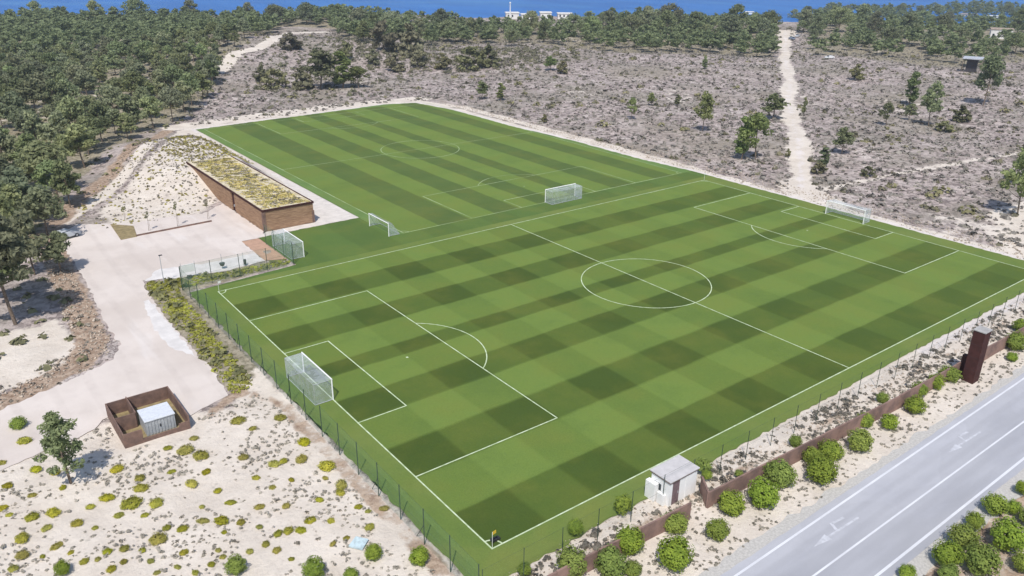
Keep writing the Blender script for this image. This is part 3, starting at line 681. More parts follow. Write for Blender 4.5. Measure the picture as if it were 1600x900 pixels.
# forest prototypes (unit height 8 m)
PP = [pine_protos(20+i, 8, w_, 34, 46, .19, lo, .15, aspect=1.7) for i, (w_, lo) in enumerate([(6.8, .40), (8.2, .5), (6.0, .33), (7.4, .42), (8.8, .52), (6.4, .3)])]
PF = [pine_protos(40+i, 6, w_, 36, 50, .12, lo, .1, mat='pine_field', aspect=1.7, cone=c_) for i, (w_, lo, c_) in enumerate([(4.6, .34, .25), (3.4, .14, .5), (5.2, .38, .2)])]
LOW = [pine_protos(50+i, 3, w_, 20, 34, .17, .08, .08, leafmat='olive', aspect=1.2) for i, w_ in enumerate([4.4, 3.2])]
fl = ['dark round pine standing alone in the grey scrub', 'upright young pine standing alone in the grey scrub']
special = {4: 'twin crowned dark pine left of the sandy track, its neighbour close on the right', 5: 'broad pine just left of the sandy track, right one of the close pair', 3: 'narrow upright light green pine left of the track pair',
           9: 'slim pine with bare stem in the middle of the scrub right of the track', 11: 'tall pine with open grey crown beside a dark shadow at upper right', 14: 'large leafy pine at the right picture edge beside pale sand', 15: 'pine at the right picture edge behind the larger one'}
def where(x, y):
    u = math.degrees(math.atan2(y-CAM_LOC[1], x-CAM_LOC[0])); d = math.hypot(x-CAM_LOC[0], y-CAM_LOC[1])
    s = 'far left' if u > 72 else 'left of centre' if u > 59 else 'centre' if u > 47 else 'right of centre' if u > 33 else 'far right'
    q = 'near' if d < 150 else 'middle distance' if d < 260 else 'far' if d < 380 else 'farthest'
    return s, q
for i, (x, y, h, w) in enumerate(FIELD_TREES):
    small = h < 3.2
    pr = LOW[i % 2] if (w > h*1.15 or small) else PF[i % 3]
    h0 = 3 if pr in LOW else 6
    s, q = where(x, y); d = int(math.hypot(x-CAM_LOC[0], y-CAM_LOC[1]))
    lab = special.get(i) or (('low olive shrub' if pr in LOW else 'slender pine' if w < h*.7 else 'bushy pine')+' in open scrub, %s, %s, %d m tall' % (s, q, max(1, round(h))))
    wd = (w/h)/(4.1/6 if h0 == 6 else 3.8/3)
    place_tree('pine_tree' if h0 == 6 else 'dune_shrub', pr, x, y, h, h0, lab, 'tree' if h0 == 6 else 'shrub', 'scattered trees in the scrub', rnd.uniform(0, 6), min(1.7, max(.75, wd)))
for i, (x, y, h, w) in enumerate(EDGE_TREES):
    s, q = where(x, y)
    place_tree('pine_tree', PP[i % 6], x, y, min(9.5, max(6.2, h)), 8, 'pine on the near forest edge, %s, %s, %s crown' % (s, q, ['rounded', 'wide flat', 'narrow', 'full', 'spreading', 'low'][i % 6]), 'tree', 'pines on the near edge of the forest', rnd.uniform(0, 6), rnd.uniform(.85, 1.1))
BIG = [pine_protos(70+i, 8, w_, 44, 46, .17, lo, .16, aspect=1.6) for i, (w_, lo) in enumerate([(8.6, .28), (7.4, .22), (9.4, .34)])]
BN = ['towering above the row', 'dark and rounded', 'broad and spreading', 'rather narrow', 'with an uneven top', 'with a dense crown']
for i, (x, y, h, w) in enumerate(BAND_TREES):
    s, q = where(x, y); place_tree('pine_tree', BIG[i % 3], x, y, h, 8, 'big %s pine in the coastal tree band, %s, %s' % (['olive', 'dark', 'light'][i % 3], s, BN[i % 6]), 'tree', 'big pines in the coastal band', rnd.uniform(0, 6), rnd.uniform(.95, 1.2))
# forest: poisson-like fill of the three wooded areas, nearest 200 as individuals, the rest one mass
def fill(poly, sp, seed, dens=1.):
    rg = np.random.default_rng(seed); P = np.array(poly); x0, y0 = P.min(0); x1, y1 = P.max(0)
    gx, gy = np.meshgrid(np.arange(x0, x1, sp), np.arange(y0, y1, sp)); gx = gx+rg.uniform(-.45, .45, gx.shape)*sp; gy = gy+rg.uniform(-.45, .45, gy.shape)*sp
    k = in_poly(gx, gy, poly) & (rg.random(gx.shape) < dens)
    return np.stack([gx[k], gy[k]], 1)
allp = np.concatenate([fill(WEST_FOREST, 7.4, 1, .90), fill(NORTH_BAND, 9.5, 2, .86), fill(EAST_BAND, 10.5, 3, .52)])
Rm = np.array(CAM_ROT); rel = np.concatenate([allp, hz(allp[:, 0], allp[:, 1])[:, None]], 1)-np.array(CAM_LOC)
cc = rel @ Rm; fz = -cc[:, 2]; uu = cc[:, 0]/fz*FOCAL/36; vv = cc[:, 1]/fz*FOCAL/36
k = (fz > 0) & (np.abs(uu) < .56)
allp = allp[k]; d = np.hypot(*(allp-np.array(CAM_LOC[:2])).T)
edge_xy = np.array([(e[0], e[1]) for e in EDGE_TREES+NEAR_TREES])
k = np.array([np.min(np.hypot(*(edge_xy-p).T)) > 3.6 for p in allp]); allp = allp[k]; d = d[k]
# keep the parking place and the houses clear
clear = np.array([(x, y) for x, y in FAR_CARS]+[(KIOSK[0], KIOSK[1])]); k = np.array([np.min(np.hypot(*(clear-p).T)) > 7 for p in allp]); allp = allp[k]; d = d[k]
k = dist_line(allp[:, 0], allp[:, 1], HILL_PATH) > 5; allp = allp[k]; d = d[k]
o_ = np.argsort(d); allp = allp[o_]; d = d[o_]
NI = 245
for i, (x, y) in enumerate(allp[:NI]):
    s, q = where(x, y); j = rnd.randrange(6); hgt = rnd.uniform(4.6, 9.2)
    place_tree('pine_tree', PP[j], x, y, hgt, 8, '%s pine with %s crown inside wood, %s, %s' % ('tall' if hgt > 7.4 else 'shorter', ['rounded', 'wide flat', 'narrow', 'full', 'spreading', 'low'][j], s, q), 'tree', 'pines standing inside the wood', rnd.uniform(0, 6), rnd.uniform(.85, 1.2))
rg = np.random.default_rng(5); parts = []; tparts = []
lite = []
for i in range(4):
    r2 = np.random.default_rng(90+i); ps = []
    for c in range(21):
        t = r2.uniform(.35, 1); a_ = r2.uniform(0, 6.28); ra = 2.9*math.sin(math.pi*min(1, (t-.35)/.65*.75+.25))**.7*r2.uniform(.2, .95); cr = r2.uniform(.7, 1.15)
        ps.append(clump(r2, (math.cos(a_)*ra, math.sin(a_)*ra, 8*t*.96), (cr, cr, cr*.6), 15, .33, aspect=1.5))
    lite.append(merge(ps))
for x, y in allp[NI:]:
    v, f = lite[rg.integers(4)]; a_ = rg.uniform(0, 6.28); s_ = rg.uniform(.75, 1.15)*1.0; c_, s2 = math.cos(a_), math.sin(a_)
    wv = rg.uniform(1.15, 1.6)
    vv_ = np.stack([(v[:, 0]*c_-v[:, 1]*s2)*s_*wv+x, (v[:, 0]*s2+v[:, 1]*c_)*s_*wv+y, v[:, 2]*s_+H(x, y)], 1)
    parts.append((vv_, f))
print('individual trees', min(NI, len(allp)), 'mass', len(allp)-NI)
Vf, Ff = merge(parts)
fo = link('distant_forest', np_mesh('distant_forest', Vf, Ff), M['pine']); tag(fo, 'distant pine wood running along the coast below the sea', 'forest', kind='stuff')

# ------------------------------------------------------------ bushes
def mop_bush(seed, mat='bush', n=1500, leaf=.055, flat=.93, up=.25):
    rng = np.random.default_rng(seed); parts = []
    d = rng.normal(0, 1, (n, 3)); d /= np.linalg.norm(d, axis=1)[:, None]
    lump = 1+.15*np.sin(d[:, 0]*5+seed)*np.cos(d[:, 1]*4.3-seed)+.09*np.sin(d[:, 2]*7+d[:, 0]*6+seed*2)
    P = d*(lump*rng.uniform(.86, 1.04, n))[:, None]; P[:, 2] *= flat; P[:, 2] += flat*.95
    Nn = d.copy(); Nn[:, 2] += up
    parts.append(leafquads(P, Nn, leaf, rng, 1.1, .32))
    k = n//2; P2 = d[:k]*(lump[:k]*rng.uniform(.55, .85, k))[:, None]; P2[:, 2] *= flat; P2[:, 2] += flat*.95
    parts.append(leafquads(P2, d[:k], leaf*1.8, rng, 1, .3))
    V, F = merge(parts); keep = V.reshape(-1, 4, 3)[:, :, 2].min(1) > .02
    F = F[keep]; cm = np_mesh('crown', V, F); cm.materials.append(M[mat])
    tb = MB(); rr = random.Random(seed)
    for q in range(3):
        a_ = q*2.1+rr.random(); limb(tb, (math.cos(a_)*.06, math.sin(a_)*.06, -.1), (math.cos(a_)*.35, math.sin(a_)*.35, .75), .045, .02, None, 5, 2)
    tm = tb.mesh('stem'); tm.materials.append(M['bark'])
    return tm, cm
BB = [mop_bush(i) for i in range(5)]
CB = [mop_bush(30+i, 'cushion', 800, .06, .42, up=.9) for i in range(3)]
def place_bush(pr, x, y, r, label, cat, group, name='round_bush', lift=0.0):
    t = empty(name, (x, y, H(x, y)+lift), rnd.uniform(0, 6)); q_ = .28 if name == 'cushion_shrub' else .12; t.scale = (r*rnd.uniform(1-q_, 1+q_), r*rnd.uniform(1-q_, 1+q_), r*rnd.uniform(.82, 1.08)); tag(t, label, cat, group)
    for n_, me_ in (('stem', pr[0]), ('crown', pr[1])):
        o = bpy.data.objects.new(n_, me_); COL.objects.link(o); o.parent = t
    return t
ORD = ['first', 'second', 'third', 'fourth', 'fifth', 'sixth', 'seventh', 'eighth', 'ninth', 'tenth', 'eleventh', 'twelfth', 'thirteenth', 'fourteenth', 'fifteenth', 'sixteenth', 'seventeenth', 'eighteenth', 'nineteenth', 'twentieth', 'twenty-first', 'twenty-second', 'twenty-third', 'twenty-fourth', 'twenty-fifth']
def sz(r): return 'large' if r > 1.15 else 'medium' if r > .85 else 'small'
for i, (x, y, r) in enumerate(sorted(ROAD_BUSHES)):
    place_bush(BB[i % 5], x, y, r*1.0, '%s round green bush along the rust wall by the road, %s from the bottom edge' % (sz(r), ORD[i]), 'bush', 'round bushes along the rust wall', lift=.05)
for i, (x, y, r) in enumerate(sorted(VERGE_BUSHES)):
    place_bush(BB[(i+2) % 5], x, y, r*.98, '%s green bush on the verge right of the road, %s from the bottom edge' % (sz(r), ORD[i]), 'bush', 'bushes right of the road', lift=.15)
for i, (x, y, r) in enumerate(sorted(INNER_BUSHES)):
    place_bush(BB[i % 5], x, y, r, 'small green standard bush on sand between fence and wall, %s from the near pitch corner' % ORD[i], 'bush', 'small bushes between fence and wall', lift=.35*r)
CL = ['round green bush on the sand at the bottom left', 'green bush by pale blue sheet at the bottom edge', 'low green bush at the bottom edge left of the fence corner', 'scraggly dark bush beside the near end of the left fence', 'bright green bush in the bottom left corner', 'green bush at the bottom edge among yellow cushions', 'light green bush beside the track at the left picture edge']
for i, (x, y, r) in enumerate(CORNER_BUSHES): place_bush(BB[i % 5], x, y, r, CL[i], 'bush', None)
for i, (x, y, r) in enumerate(CUSHIONS):
    r *= .92
    sec = 'near the rust enclosure' if (y > 24 and x > -24) else 'at the left picture edge' if x < -23.5 else 'beside the left mesh fence' if x > -9.5 else 'near the bottom edge' if y < 14.5 else 'in the middle of the sand slope'
    place_bush(CB[i % 3], x, y, r, '%s yellow-green cushion shrub %s on pale sand' % ('wide' if r > .62 else 'middling' if r > .42 else 'little', sec), 'shrub', 'yellow-green cushions on the sand slope', 'cushion_shrub', -.06)

# countless low growth: merged tufts
def tufts(name, P, size, mat, label, cat, seed=1, per=7, leaf=.4, zsq=.7):
    rng = np.random.default_rng(seed); n = len(P); s = rng.uniform(size[0], size[1], n)*rng.uniform(.7, 1.2, n)
    d = rng.normal(0, 1, (n, per, 3)); d[..., 2] = np.abs(d[..., 2]); d /= np.linalg.norm(d, axis=2)[..., None]
    Pp = d*s[:, None, None]*rng.uniform(.4, 1, (n, per, 1)); Pp[..., 2] *= zsq
    z = hz(P[:, 0], P[:, 1]); C = np.stack([P[:, 0], P[:, 1], z], 1)
    Pp = (Pp+C[:, None, :]).reshape(-1, 3); Nn = d.reshape(-1, 3)
    Nn = Nn.copy(); Nn[:, 2] += .5; V, F = leafquads(Pp, Nn, 1., rng, 1.1, .4)
    sc = np.repeat(s, per)*leaf; Pc = np.repeat(Pp, 4, 0); V = Pc+(V-Pc)*np.repeat(sc, 4)[:, None]
    o = link(name, np_mesh(name, V, F), mat); return tag(o, label, cat, kind='stuff')
def scatter(n, poly, seed, avoid=None):
    rg = np.random.default_rng(seed); P = np.array(poly); x0, y0 = P.min(0); x1, y1 = P.max(0)
    Q = np.stack([rg.uniform(x0, x1, n), rg.uniform(y0, y1, n)], 1)
    k = in_poly(Q[:, 0], Q[:, 1], poly)
    for a_ in (avoid or []): k &= ~in_poly(Q[:, 0], Q[:, 1], a_)
    return Q[k]
TWX = 0
TW = [(x-1.5 if x < 0 else x+3.5, y-1.6 if y < 0 else y+(3 if y > 160 else 0)) for x, y in TURF]
ENC = [(-19.8, 31), (-13, 31), (-13, 39.2), (-19.8, 39.2)]
def jig(P, a, seed):
    return P+np.random.default_rng(seed).normal(0, a, P.shape)
def off_track(P):
    return P[(dist_line(P[:, 0], P[:, 1], TRACK) > 2.4) & (dist_line(P[:, 0], P[:, 1], HILL_PATH) > 2.4)]
FRAME = [(-40, -3), (-40, 600), (650, 600), (650, 20), (160, -3)]
DUNE = [(30, 178), (108, 176), (108, -3), (150, 0), (420, 60), (470, 250), (300, 400), (90, 400), (40, 260)]
P = off_track(scatter(26000, DUNE, 21, [TW]))
rg = np.random.default_rng(9)
dd = np.hypot(P[:, 0]+29, P[:, 1]+40); P = P[rg.random(len(P)) < np.clip(200/dd, .25, 1)]
tufts('dune_scrub', P, (.35, .85), M['scrub'], 'low grey scrub covering the dunes behind the pitches', 'scrub', 2, 8, .5, .6)
P = off_track(scatter(60000, DUNE, 25, [TW])); dd = np.hypot(P[:, 0]+29, P[:, 1]+40); P = P[np.random.default_rng(8).random(len(P)) < np.clip(170/dd, .3, 1)]
tufts('pale_heath', P[::2], (.22, .5), M['slope'], 'pale lichen tufts dotted over the grey dunes', 'scrub', 22, 5, .5, .5)
tufts('dark_heath', P[1::2], (.22, .5), M['heath'], 'dark heather tufts dotted over the grey dunes', 'scrub', 23, 5, .5, .5)
P = off_track(scatter(2600, DUNE, 31, [TW])); tufts('green_dune_bushes', P[1500:1850], (.8, 2.0), M['olive'], 'low green bushes dotted across the grey dunes', 'scrub', 27, 28, .2, .75); tufts('olive_scrub', P[:1500], (.5, 1.2), M['olive'], 'darker olive shrublets dotted through the grey scrub', 'scrub', 3, 10, .4, .75)
SLOPE = [(-60, 33), (-26, 36), (-20, 37), (-12.5, 33), (-5.2, 34), (-5.0, -3), (-10, -12), (-60, -12)]
P = scatter(9000, SLOPE, 41, [ENC]); P = P[(np.sin(P[:, 0]*.55+.8*np.sin(P[:, 1]*.4))+np.cos(P[:, 1]*.62+P[:, 0]*.21)+np.random.default_rng(4).normal(0, .7, len(P))) > .1]; tufts('sand_slope_scrub', P, (.08, .24), M['slope'], 'tiny grey tufts dotted over the pale sand slope at lower left', 'scrub', 4, 8, .45, .8)
P = scatter(1600, SLOPE, 43, [ENC]); P = P[(np.sin(P[:, 0]*.7+2)+np.cos(P[:, 1]*.5)) > 0]; tufts('dry_herbs', P, (.08, .24), M['scrub'], 'small brownish herbs between the tufts on the sand slope', 'scrub', 5, 8, .45, .7)
VERGE = [(-5, -4.6), (150, -4.6), (150, -11.3), (-5, -11.8)]
P = scatter(2600, VERGE, 45); tufts('verge_scrub', P, (.08, .24), M['slope'], 'tiny dry tufts on the sandy strip between fence and road', 'scrub', 6, 8, .45, .8)
P = scatter(1500, [(-3, -3.2), (104, -3.0), (104, -8.2), (20, -7.2), (0, -5.8)], 47); P = P[(np.sin(P[:, 0]*.35)+np.random.default_rng(6).normal(0, .8, len(P))) > -.2]; tufts('strip_scrub', P, (.14, .42), M['scrub'], 'dry brown scrub on the strip between mesh fence and rust wall', 'scrub', 28, 9, .4, .8)
P = scatter(800, [(0, -21.8), (150, -21.8), (150, -50), (0, -50)], 46); tufts('roadside_scrub', P, (.1, .4), M['scrub'], 'dry tufts on the verge right of the road', 'scrub', 7, 8, .45, .8)
STRIP = [(-8.0, 35), (-5.4, 36), (-4.3, 64.6), (-4.3, 67.6), (12.2, 68.0), (12.2, 70.2), (4, 69.9), (-7.0, 72.8), (-7.8, 66)]
P = scatter(6500, STRIP, 51); P = P[(np.sin(P[:, 0]*1.1+1)+np.sin(P[:, 1]*.55)+np.random.default_rng(3).normal(0, .8, len(P))) > -.5]; tufts('weedy_bank', P, (.15, .42), M['bankweed'], 'yellow-green weeds on the bank between yard and mesh fence', 'ground cover', 8, 14, .30, .6)
P = scatter(400, STRIP, 52); tufts('bank_shrubs', P, (.4, .8), M['olive'], 'darker olive shrublets in the weedy bank by the fence', 'ground cover', 9, 12, .35, .8)
MOUND = [(-6, 100.5), (8, 100.5), (14.2, 106), (14.2, 123), (23, 126), (30, 129), (30.4, 160), (26, 168), (10, 150), (-2, 128), (-10, 112)]
P = scatter(4200, MOUND, 53); P = P[np.random.default_rng(2).random(len(P)) < np.clip((P[:, 0]+8)/26, .25, 1)]; tufts('mound_scrub', P, (.12, .28), M['scrub'], 'olive tufts on the sandy mound behind the timber building', 'scrub', 10, 9, .42, .7)
MTOP = [(14, 124.2), (23, 124.2), (29.8, 129), (30.2, 156), (22, 158), (14, 140)]
P = np.concatenate([scatter(700, MOUND, 54), scatter(800, MTOP, 58)]); tufts('mound_weeds', P, (.15, .42), M['weed'], 'yellow tufts on the sandy mound behind the timber building', 'scrub', 11, 9, .42, .6)
P = scatter(3500, [(-60, 38), (-17, 52), (-16, 100), (-6, 116), (26, 176), (90, 290), (20, 420), (-60, 420)], 55, [YARD]); tufts('forest_undergrowth', P, (.3, .9), M['olive'], 'low undergrowth on the floor of the left forest', 'ground cover', 12, 9, .42, .7)
P = scatter(900, [(-40, 36), (-16, 50), (-14.8, 60), (-14.4, 98), (-17, 98), (-19, 56), (-40, 46)], 56, [YARD]); tufts('bank_stones', P, (.12, .32), M['scrub'], 'dry tufts on the brown stony bank around the yard', 'ground cover', 13, 8, .45, .7)

def rocks(name, P, size, mat, label, seed=1):
    rng = np.random.default_rng(seed); n = len(P); s = rng.uniform(size[0], size[1], (n, 1, 1))*rng.uniform(.5, 1, (n, 1, 1))
    B = np.array([(1, 0, 0), (0, 1, 0), (-1, 0, 0), (0, -1, 0), (0, 0, .8), (0, 0, -.5)], float)
    V = B[None]*s*rng.uniform(.6, 1.2, (n, 6, 3)); C = np.stack([P[:, 0], P[:, 1], hz(P[:, 0], P[:, 1])], 1); V = (V+C[:, None]).reshape(-1, 3)
    T = np.array([(0, 1, 4), (1, 2, 4), (2, 3, 4), (3, 0, 4), (1, 0, 5), (2, 1, 5), (3, 2, 5), (0, 3, 5)])
    F = (T[None]+(np.arange(n)*6)[:, None, None]).reshape(-1, 3)
    return tag(link(name, np_mesh(name, V, F), mat), label, 'stones', kind='stuff')
BANK = [(-60, 37.4), (-34, 44), (-26, 47.6), (-20, 49.2), (-16.4, 51.5), (-15, 56), (-15, 68), (-14, 92), (-16, 98), (-18, 80), (-18.6, 58), (-22, 53), (-34, 47), (-60, 41)]
rocks('bank_rubble', scatter(9000, BANK, 61, [YARD]), (.12, .34), M['stone'], 'pale stones covering the brown bank around the yard', 1)
rocks('strip_stones', scatter(2600, [(-3, -2.7), (104, -2.7), (104, -7), (20, -6.5), (0, -5.5)], 62), (.06, .2), M['stone'], 'small stones on the strip between mesh fence and rust wall', 2)
rocks('edge_stones', scatter(5000, [(104.6, -2), (112, -2), (112, 70), (107, 175), (103.6, 172), (103.5, 110), (105, 72)], 63), (.08, .26), M['stone'], 'small stones along the far edge of the turf', 3)
G2 = [(x_, y_) for x_, y_ in THICKET]
P = off_track(jig(scatter(1500, G2, 64), 9, 1)); tufts('green_thicket', P, (.5, 1.7), M['olive'], 'thicket of low olive shrubs between dune and pine wood', 'scrub', 15, 26, .22, .8)
P = off_track(jig(scatter(900, HILLTHICK, 65), 8, 2)); tufts('hill_thicket', P, (.4, 1.5), M['olive'], 'low olive shrubs on the sandy hill by the left wood', 'scrub', 16, 26, .22, .8)
# ------------------------------------------------------------ timber building with planted roof
bl = empty('timber_building', (14.6, 84, 0)); tag(bl, 'long low timber clad building with a planted roof beside the pale yard', 'building')
def wall_box(name, x0, x1, y0, y1, z0, z1, mat, par=bl, bev=0): return MB().box(x0, x1, y0, y1, z0, z1).build(name, mat, par, bev)
wall_box('wall', 0, .3, 15.0, 40, 0, 3.45, M['planks']); wall_box('wall', 0, .3, .45, 13.4, 0, 3.45, M['planks'])
wall_box('wall', .45, 8.5, 0, .3, 0, 3.40, M['planks']); wall_box('wall', 8.5, 8.8, 0, 40, 0, 3.45, M['planks'])
wall_box('wall', .3, 8.5, 39.7, 40, 0, 3.4, M['planks'])
wall_box('corner_post', -.06, .45, -.06, .45, 0, 3.42, M['rust']); wall_box('corner_post', 8.5, 8.92, -.08, 0.3, 0, 2.2, M['rust'])
dr = wall_box('door', .18, .26, 13.4, 15.0, 0, 3.0, M['tower']); MB().box(-.02, .16, 13.9, 14.0, .9, 1.3).build('handle', M['grey'], dr)
wall_box('roof_slab', .02, 8.78, .02, 39.98, 3.46, 3.55, M['concrete'])
for a_ in ((-.1, 8.95, -.12, .05), (-.1, .05, .05, 40), (8.8, 8.95, .05, 40)): wall_box('roof_edge', a_[0], a_[1], a_[2], a_[3], 3.44, 3.78, M['tower'])
rs = MB().poly([(.05, .05, 3.66), (8.8, .05, 3.66), (8.8, 39.98, 3.66), (.05, 39.98, 3.66)]).build('roof_soil', M['drygrass'], bl)
k = N('planted_roof_gravel', .95, .1); k.base(k.mix(k.step(k.noise(1.2, 5), .4, .6), (.70, .62, .47), (.50, .43, .28))); rs.data.materials[0] = k.m
rg = np.random.default_rng(3); Pq = np.stack([rg.uniform(1.0, 7.9, 1100), rg.uniform(1.0, 39.0, 1100)], 1)
def roof_plants(nm, n0, n1, mat, s0, s1):
    Q = Pq[n0:n1]; r2 = np.random.default_rng(n0); ps = []
    for x, y in Q:
        s_ = r2.uniform(s0, s1); c_ = clump(r2, (0, 0, 0), (s_*2.0, s_*.75, s_*.16), 16, s_*.34, up=1.8)
        a_ = -.65+r2.normal(0, .25); v_ = c_[0]; ps.append((np.stack([v_[:, 0]*math.cos(a_)-v_[:, 1]*math.sin(a_)+x, v_[:, 0]*math.sin(a_)+v_[:, 1]*math.cos(a_)+y, v_[:, 2]+3.70], 1), c_[1]))
    V, F = merge(ps); o = link(nm, np_mesh(nm, V, F), mat, bl); o['kind'] = 'stuff'
roof_plants('roof_plants', 0, 230, M['weed'], .25, .45); roof_plants('roof_sedum', 230, 560, M['sedum'], .25, .55); roof_plants('roof_grasses', 760, 1100, M['slope'], .15, .4)

# ------------------------------------------------------------ white hut
hut = empty('utility_hut', (15, -4.7, 0)); tag(hut, 'small white utility hut with flat grey roof standing on the rust wall line', 'hut')
MB().box(0, .12, 0, 2.1, 0, 2.4).box(.12, 3.4, 1.98, 2.1, 0, 2.4).box(3.28, 3.4, 0, 1.98, 0, 2.4).box(1.25, 3.28, 0, .12, 0, 2.4).box(.12, .35, 0, .12, 0, 2.4).build('wall', M['white'], hut)
dd_ = MB().box(.36, 1.24, .03, .09, .02, 2.36).build('door', simple('faded_brown_door', (.20, .14, .15), .7, .3), hut); MB().box(1.05, 1.1, -.03, .03, 1.0, 1.2).build('handle', M['grey'], dd_)
MB().box(-.14, 3.54, -.14, 2.24, 2.52, 2.62).build('roof', simple('pale_hut_roof', (.56, .54, .54), .9, .15, .05, 1.2), hut, .01)
MB().box(-.10, 3.50, -.10, 2.20, 2.40, 2.52).build('fascia', M['rust'], hut)
MB().box(-.012, -.002, .95, 1.75, 1.1, 1.75).build('window', M['glass'], hut)
MB().box(2.0, 3.1, -.02, 0, .15, 2.2).build('panel', M['white'], hut)
MB().box(-.5, -.02, 1.2, 2.3, 0, 1.75).box(-.32, -.02, .3, 1.1, 0, 1.1).build('meter_cabinet', M['white'], hut, .02)

# ------------------------------------------------------------ rust wall in two runs, tower
def plate_wall(name, pts, h, th, label, mat):
    t = empty(name, (*pts[0], 0)); tag(t, label, 'wall', 'weathered steel retaining walls'); ox, oy = pts[0]
    for (x0, y0), (x1, y1) in zip(pts[:-1], pts[1:]):
        d = math.hypot(x1-x0, y1-y0); n = max(1, round(d/3.0)); a = math.atan2(y1-y0, x1-x0); rot = Matrix.Rotation(a, 3, 'Z')
        for i in range(n):
            t0 = (i+.5)/n; cx = x0+(x1-x0)*t0-ox; cy = y0+(y1-y0)*t0-oy; l2 = d/n/2-.012
            hh = h+rnd.uniform(-.03, .03)
            MB().box(cx-l2, cx+l2, cy-th/2, cy+th/2, -.1, hh, rot).build('steel_panel', mat, t)
plate_wall('steel_wall', [(-1.5, -6.1), (15.4, -6.7)], 1.6, .16, 'rusty retaining wall run nearest the bottom edge, ending below the white hut', M['rustwall'])
plate_wall('steel_wall', [(18.9, -4.9), (17.6, -6.7), (46, -7.9), (96, -8.6)], 1.6, .16, 'long rusty retaining wall from the white hut past the dark tower', M['rustwall'])
tw = empty('sign_tower', (58.6, -9.45, 0)); tag(tw, 'tall dark rust steel pylon standing beside the road and wall', 'tower')
MB().box(-.72, .72, -.62, .62, -.1, 6.05).build('shaft', M['tower'], tw, .02)
MB().box(-.78, .78, -.68, .68, 6.06, 6.2).build('cap', M['concrete'], tw, .02)
MB().box(.1, .68, .64, 1.4, -.1, 2.5).build('side_plate', M['tower'], tw, .01)
for zz in (1.5, 3.0, 4.5): MB().box(-.725, -.721, -.6, .6, zz-.012, zz+.012).build('seam', M['black'], tw)

# ------------------------------------------------------------ rust enclosure with grey container
en = empty('steel_enclosure', (-19.5, 31.5, 0)); tag(en, 'open rusty steel enclosure around a grey container beside the yard', 'enclosure')
hE = 1.45
def eb(x0, x1, y0, y1, z1=hE, name='wall_panel'): MB().box(x0, x1, y0, y1, -.1, z1).build(name, M['rust'], en)
eb(0, .12, 0, 7); eb(.12, 5.9, 6.88, 7.0); eb(5.9, 6.02, 0.0, 7); eb(.12, 1.7, 0, .12, hE); eb(5.0, 5.9, 0, .12, .8)
eb(1.9, 2.0, 3.2, 6.88, 1.65, 'partition'); eb(.12, 1.9, 3.1, 3.2, 1.65, 'partition'); eb(1.7, 5.0, 0, .12, .42, 'kick_plate')
MB().poly([(.12, .12, .05), (5.9, .12, .05), (5.9, 6.88, .05), (.12, 6.88, .05)]).build('floor', M['drygrass'], en)
ct = empty('storage_container', (-17.3, 32.3, .05)); tag(ct, 'grey metal container with pale lid inside the rust enclosure', 'container')
bb = MB().box(0, 2.7, 0, 2.5, 0, 1.55)
for q in range(9): bb.box(.1+q*.29, .22+q*.29, -.05, 0, .1, 1.45)
bb.build('body', M['grey'], ct); MB().box(-.06, 2.76, -.1, 2.56, 1.55, 1.68).build('lid', simple('pale_metal_lid', (.68, .71, .76), .4, .4, .05), ct, .02)
MB().box(1.25, 1.35, -.09, -.05, .7, 1.0).build('handle', M['black'], ct)

# ------------------------------------------------------------ yard furniture
o = MB().box(0, 12.4, -.08, .08, 0, .28).build('kerb_wall', M['rust']); o.location = (-3.0, 93.9, .0); o.rotation_euler = (0, 0, R_(2.8)); tag(o, 'low rusty kerb edging the sand slope at the back of the yard', 'kerb')
mb = MB(); mb.prism([(-5.4, 93.4), (-2.9, 93.6), (-2.0, 99.5), (-4.9, 102.6)], .0, .12); o = mb.build('planting_bed', M['drygrass']); tag(o, 'brown dry grass bed at the left end of the rusty kerb', 'planting bed')
def sapling(x, y, h, label, seed):
    r2 = np.random.default_rng(seed); t = empty('sapling', (x, y, H(x, y))); tag(t, label, 'sapling', 'staked saplings at the back of the yard')
    tb = MB(); limb(tb, (0, 0, -.1), (.1, 0, h), .035, .015, (.06, .04, 0), 5, 3); tb.build('trunk', M['bark'], t)
    V, F = merge([clump(r2, (.1*k_, .08*k_, h*(.8+.1*k_)), (.32, .32, .26), 26, .10) for k_ in range(3)])
    link('crown', np_mesh('crown', V, F), M['olive'], t)
    MB().tube((.25, 0, -.05), (.25, 0, h*.55), .02, n=5).build('stake', M['bark'], t)
for i, (x, y, h_) in enumerate([(-2.4, 103.8, 2.2), (-.6, 95.6, 3.0), (3.9, 95.2, 4.0), (9.3, 96.3, 3.2)]):
    sapling(x, y, h_, ['young staked sapling left of the dry grass bed corner', 'thin sapling behind the left end of the rusty kerb', 'tallest thin sapling behind the middle of the rusty kerb', 'thin sapling behind the right end of the rusty kerb'][i], 70+i)
lp = empty('lamp_post', (-5.1, 70.6, 0)); tag(lp, 'slim grey lamp post at the lower corner of the yard', 'lamp post')
MB().tube((0, 0, 0), (0, 0, 4.2), .06, .04, 8).build('pole', M['grey'], lp); MB().box(-.12, .35, -.1, .1, 4.2, 4.32).build('lamp_head', M['dark_post'], lp, .02)
fr = empty('notice_frame', (-2.6, 70.6, 0)); tag(fr, 'thin metal frame with white boards standing on the white gravel', 'notice board')
for xx in (0, 1.9): MB().tube((xx, 0, 0), (xx, 0, 2.5), .04, n=8).build('post', M['grey'], fr)
MB().box(.1, 1.8, -.03, .03, 1.0, 2.2).build('board', M['white'], fr); MB().box(.75, 1.25, -.36, -.05, 0, .6).build('box', M['dark_post'], fr, .02)
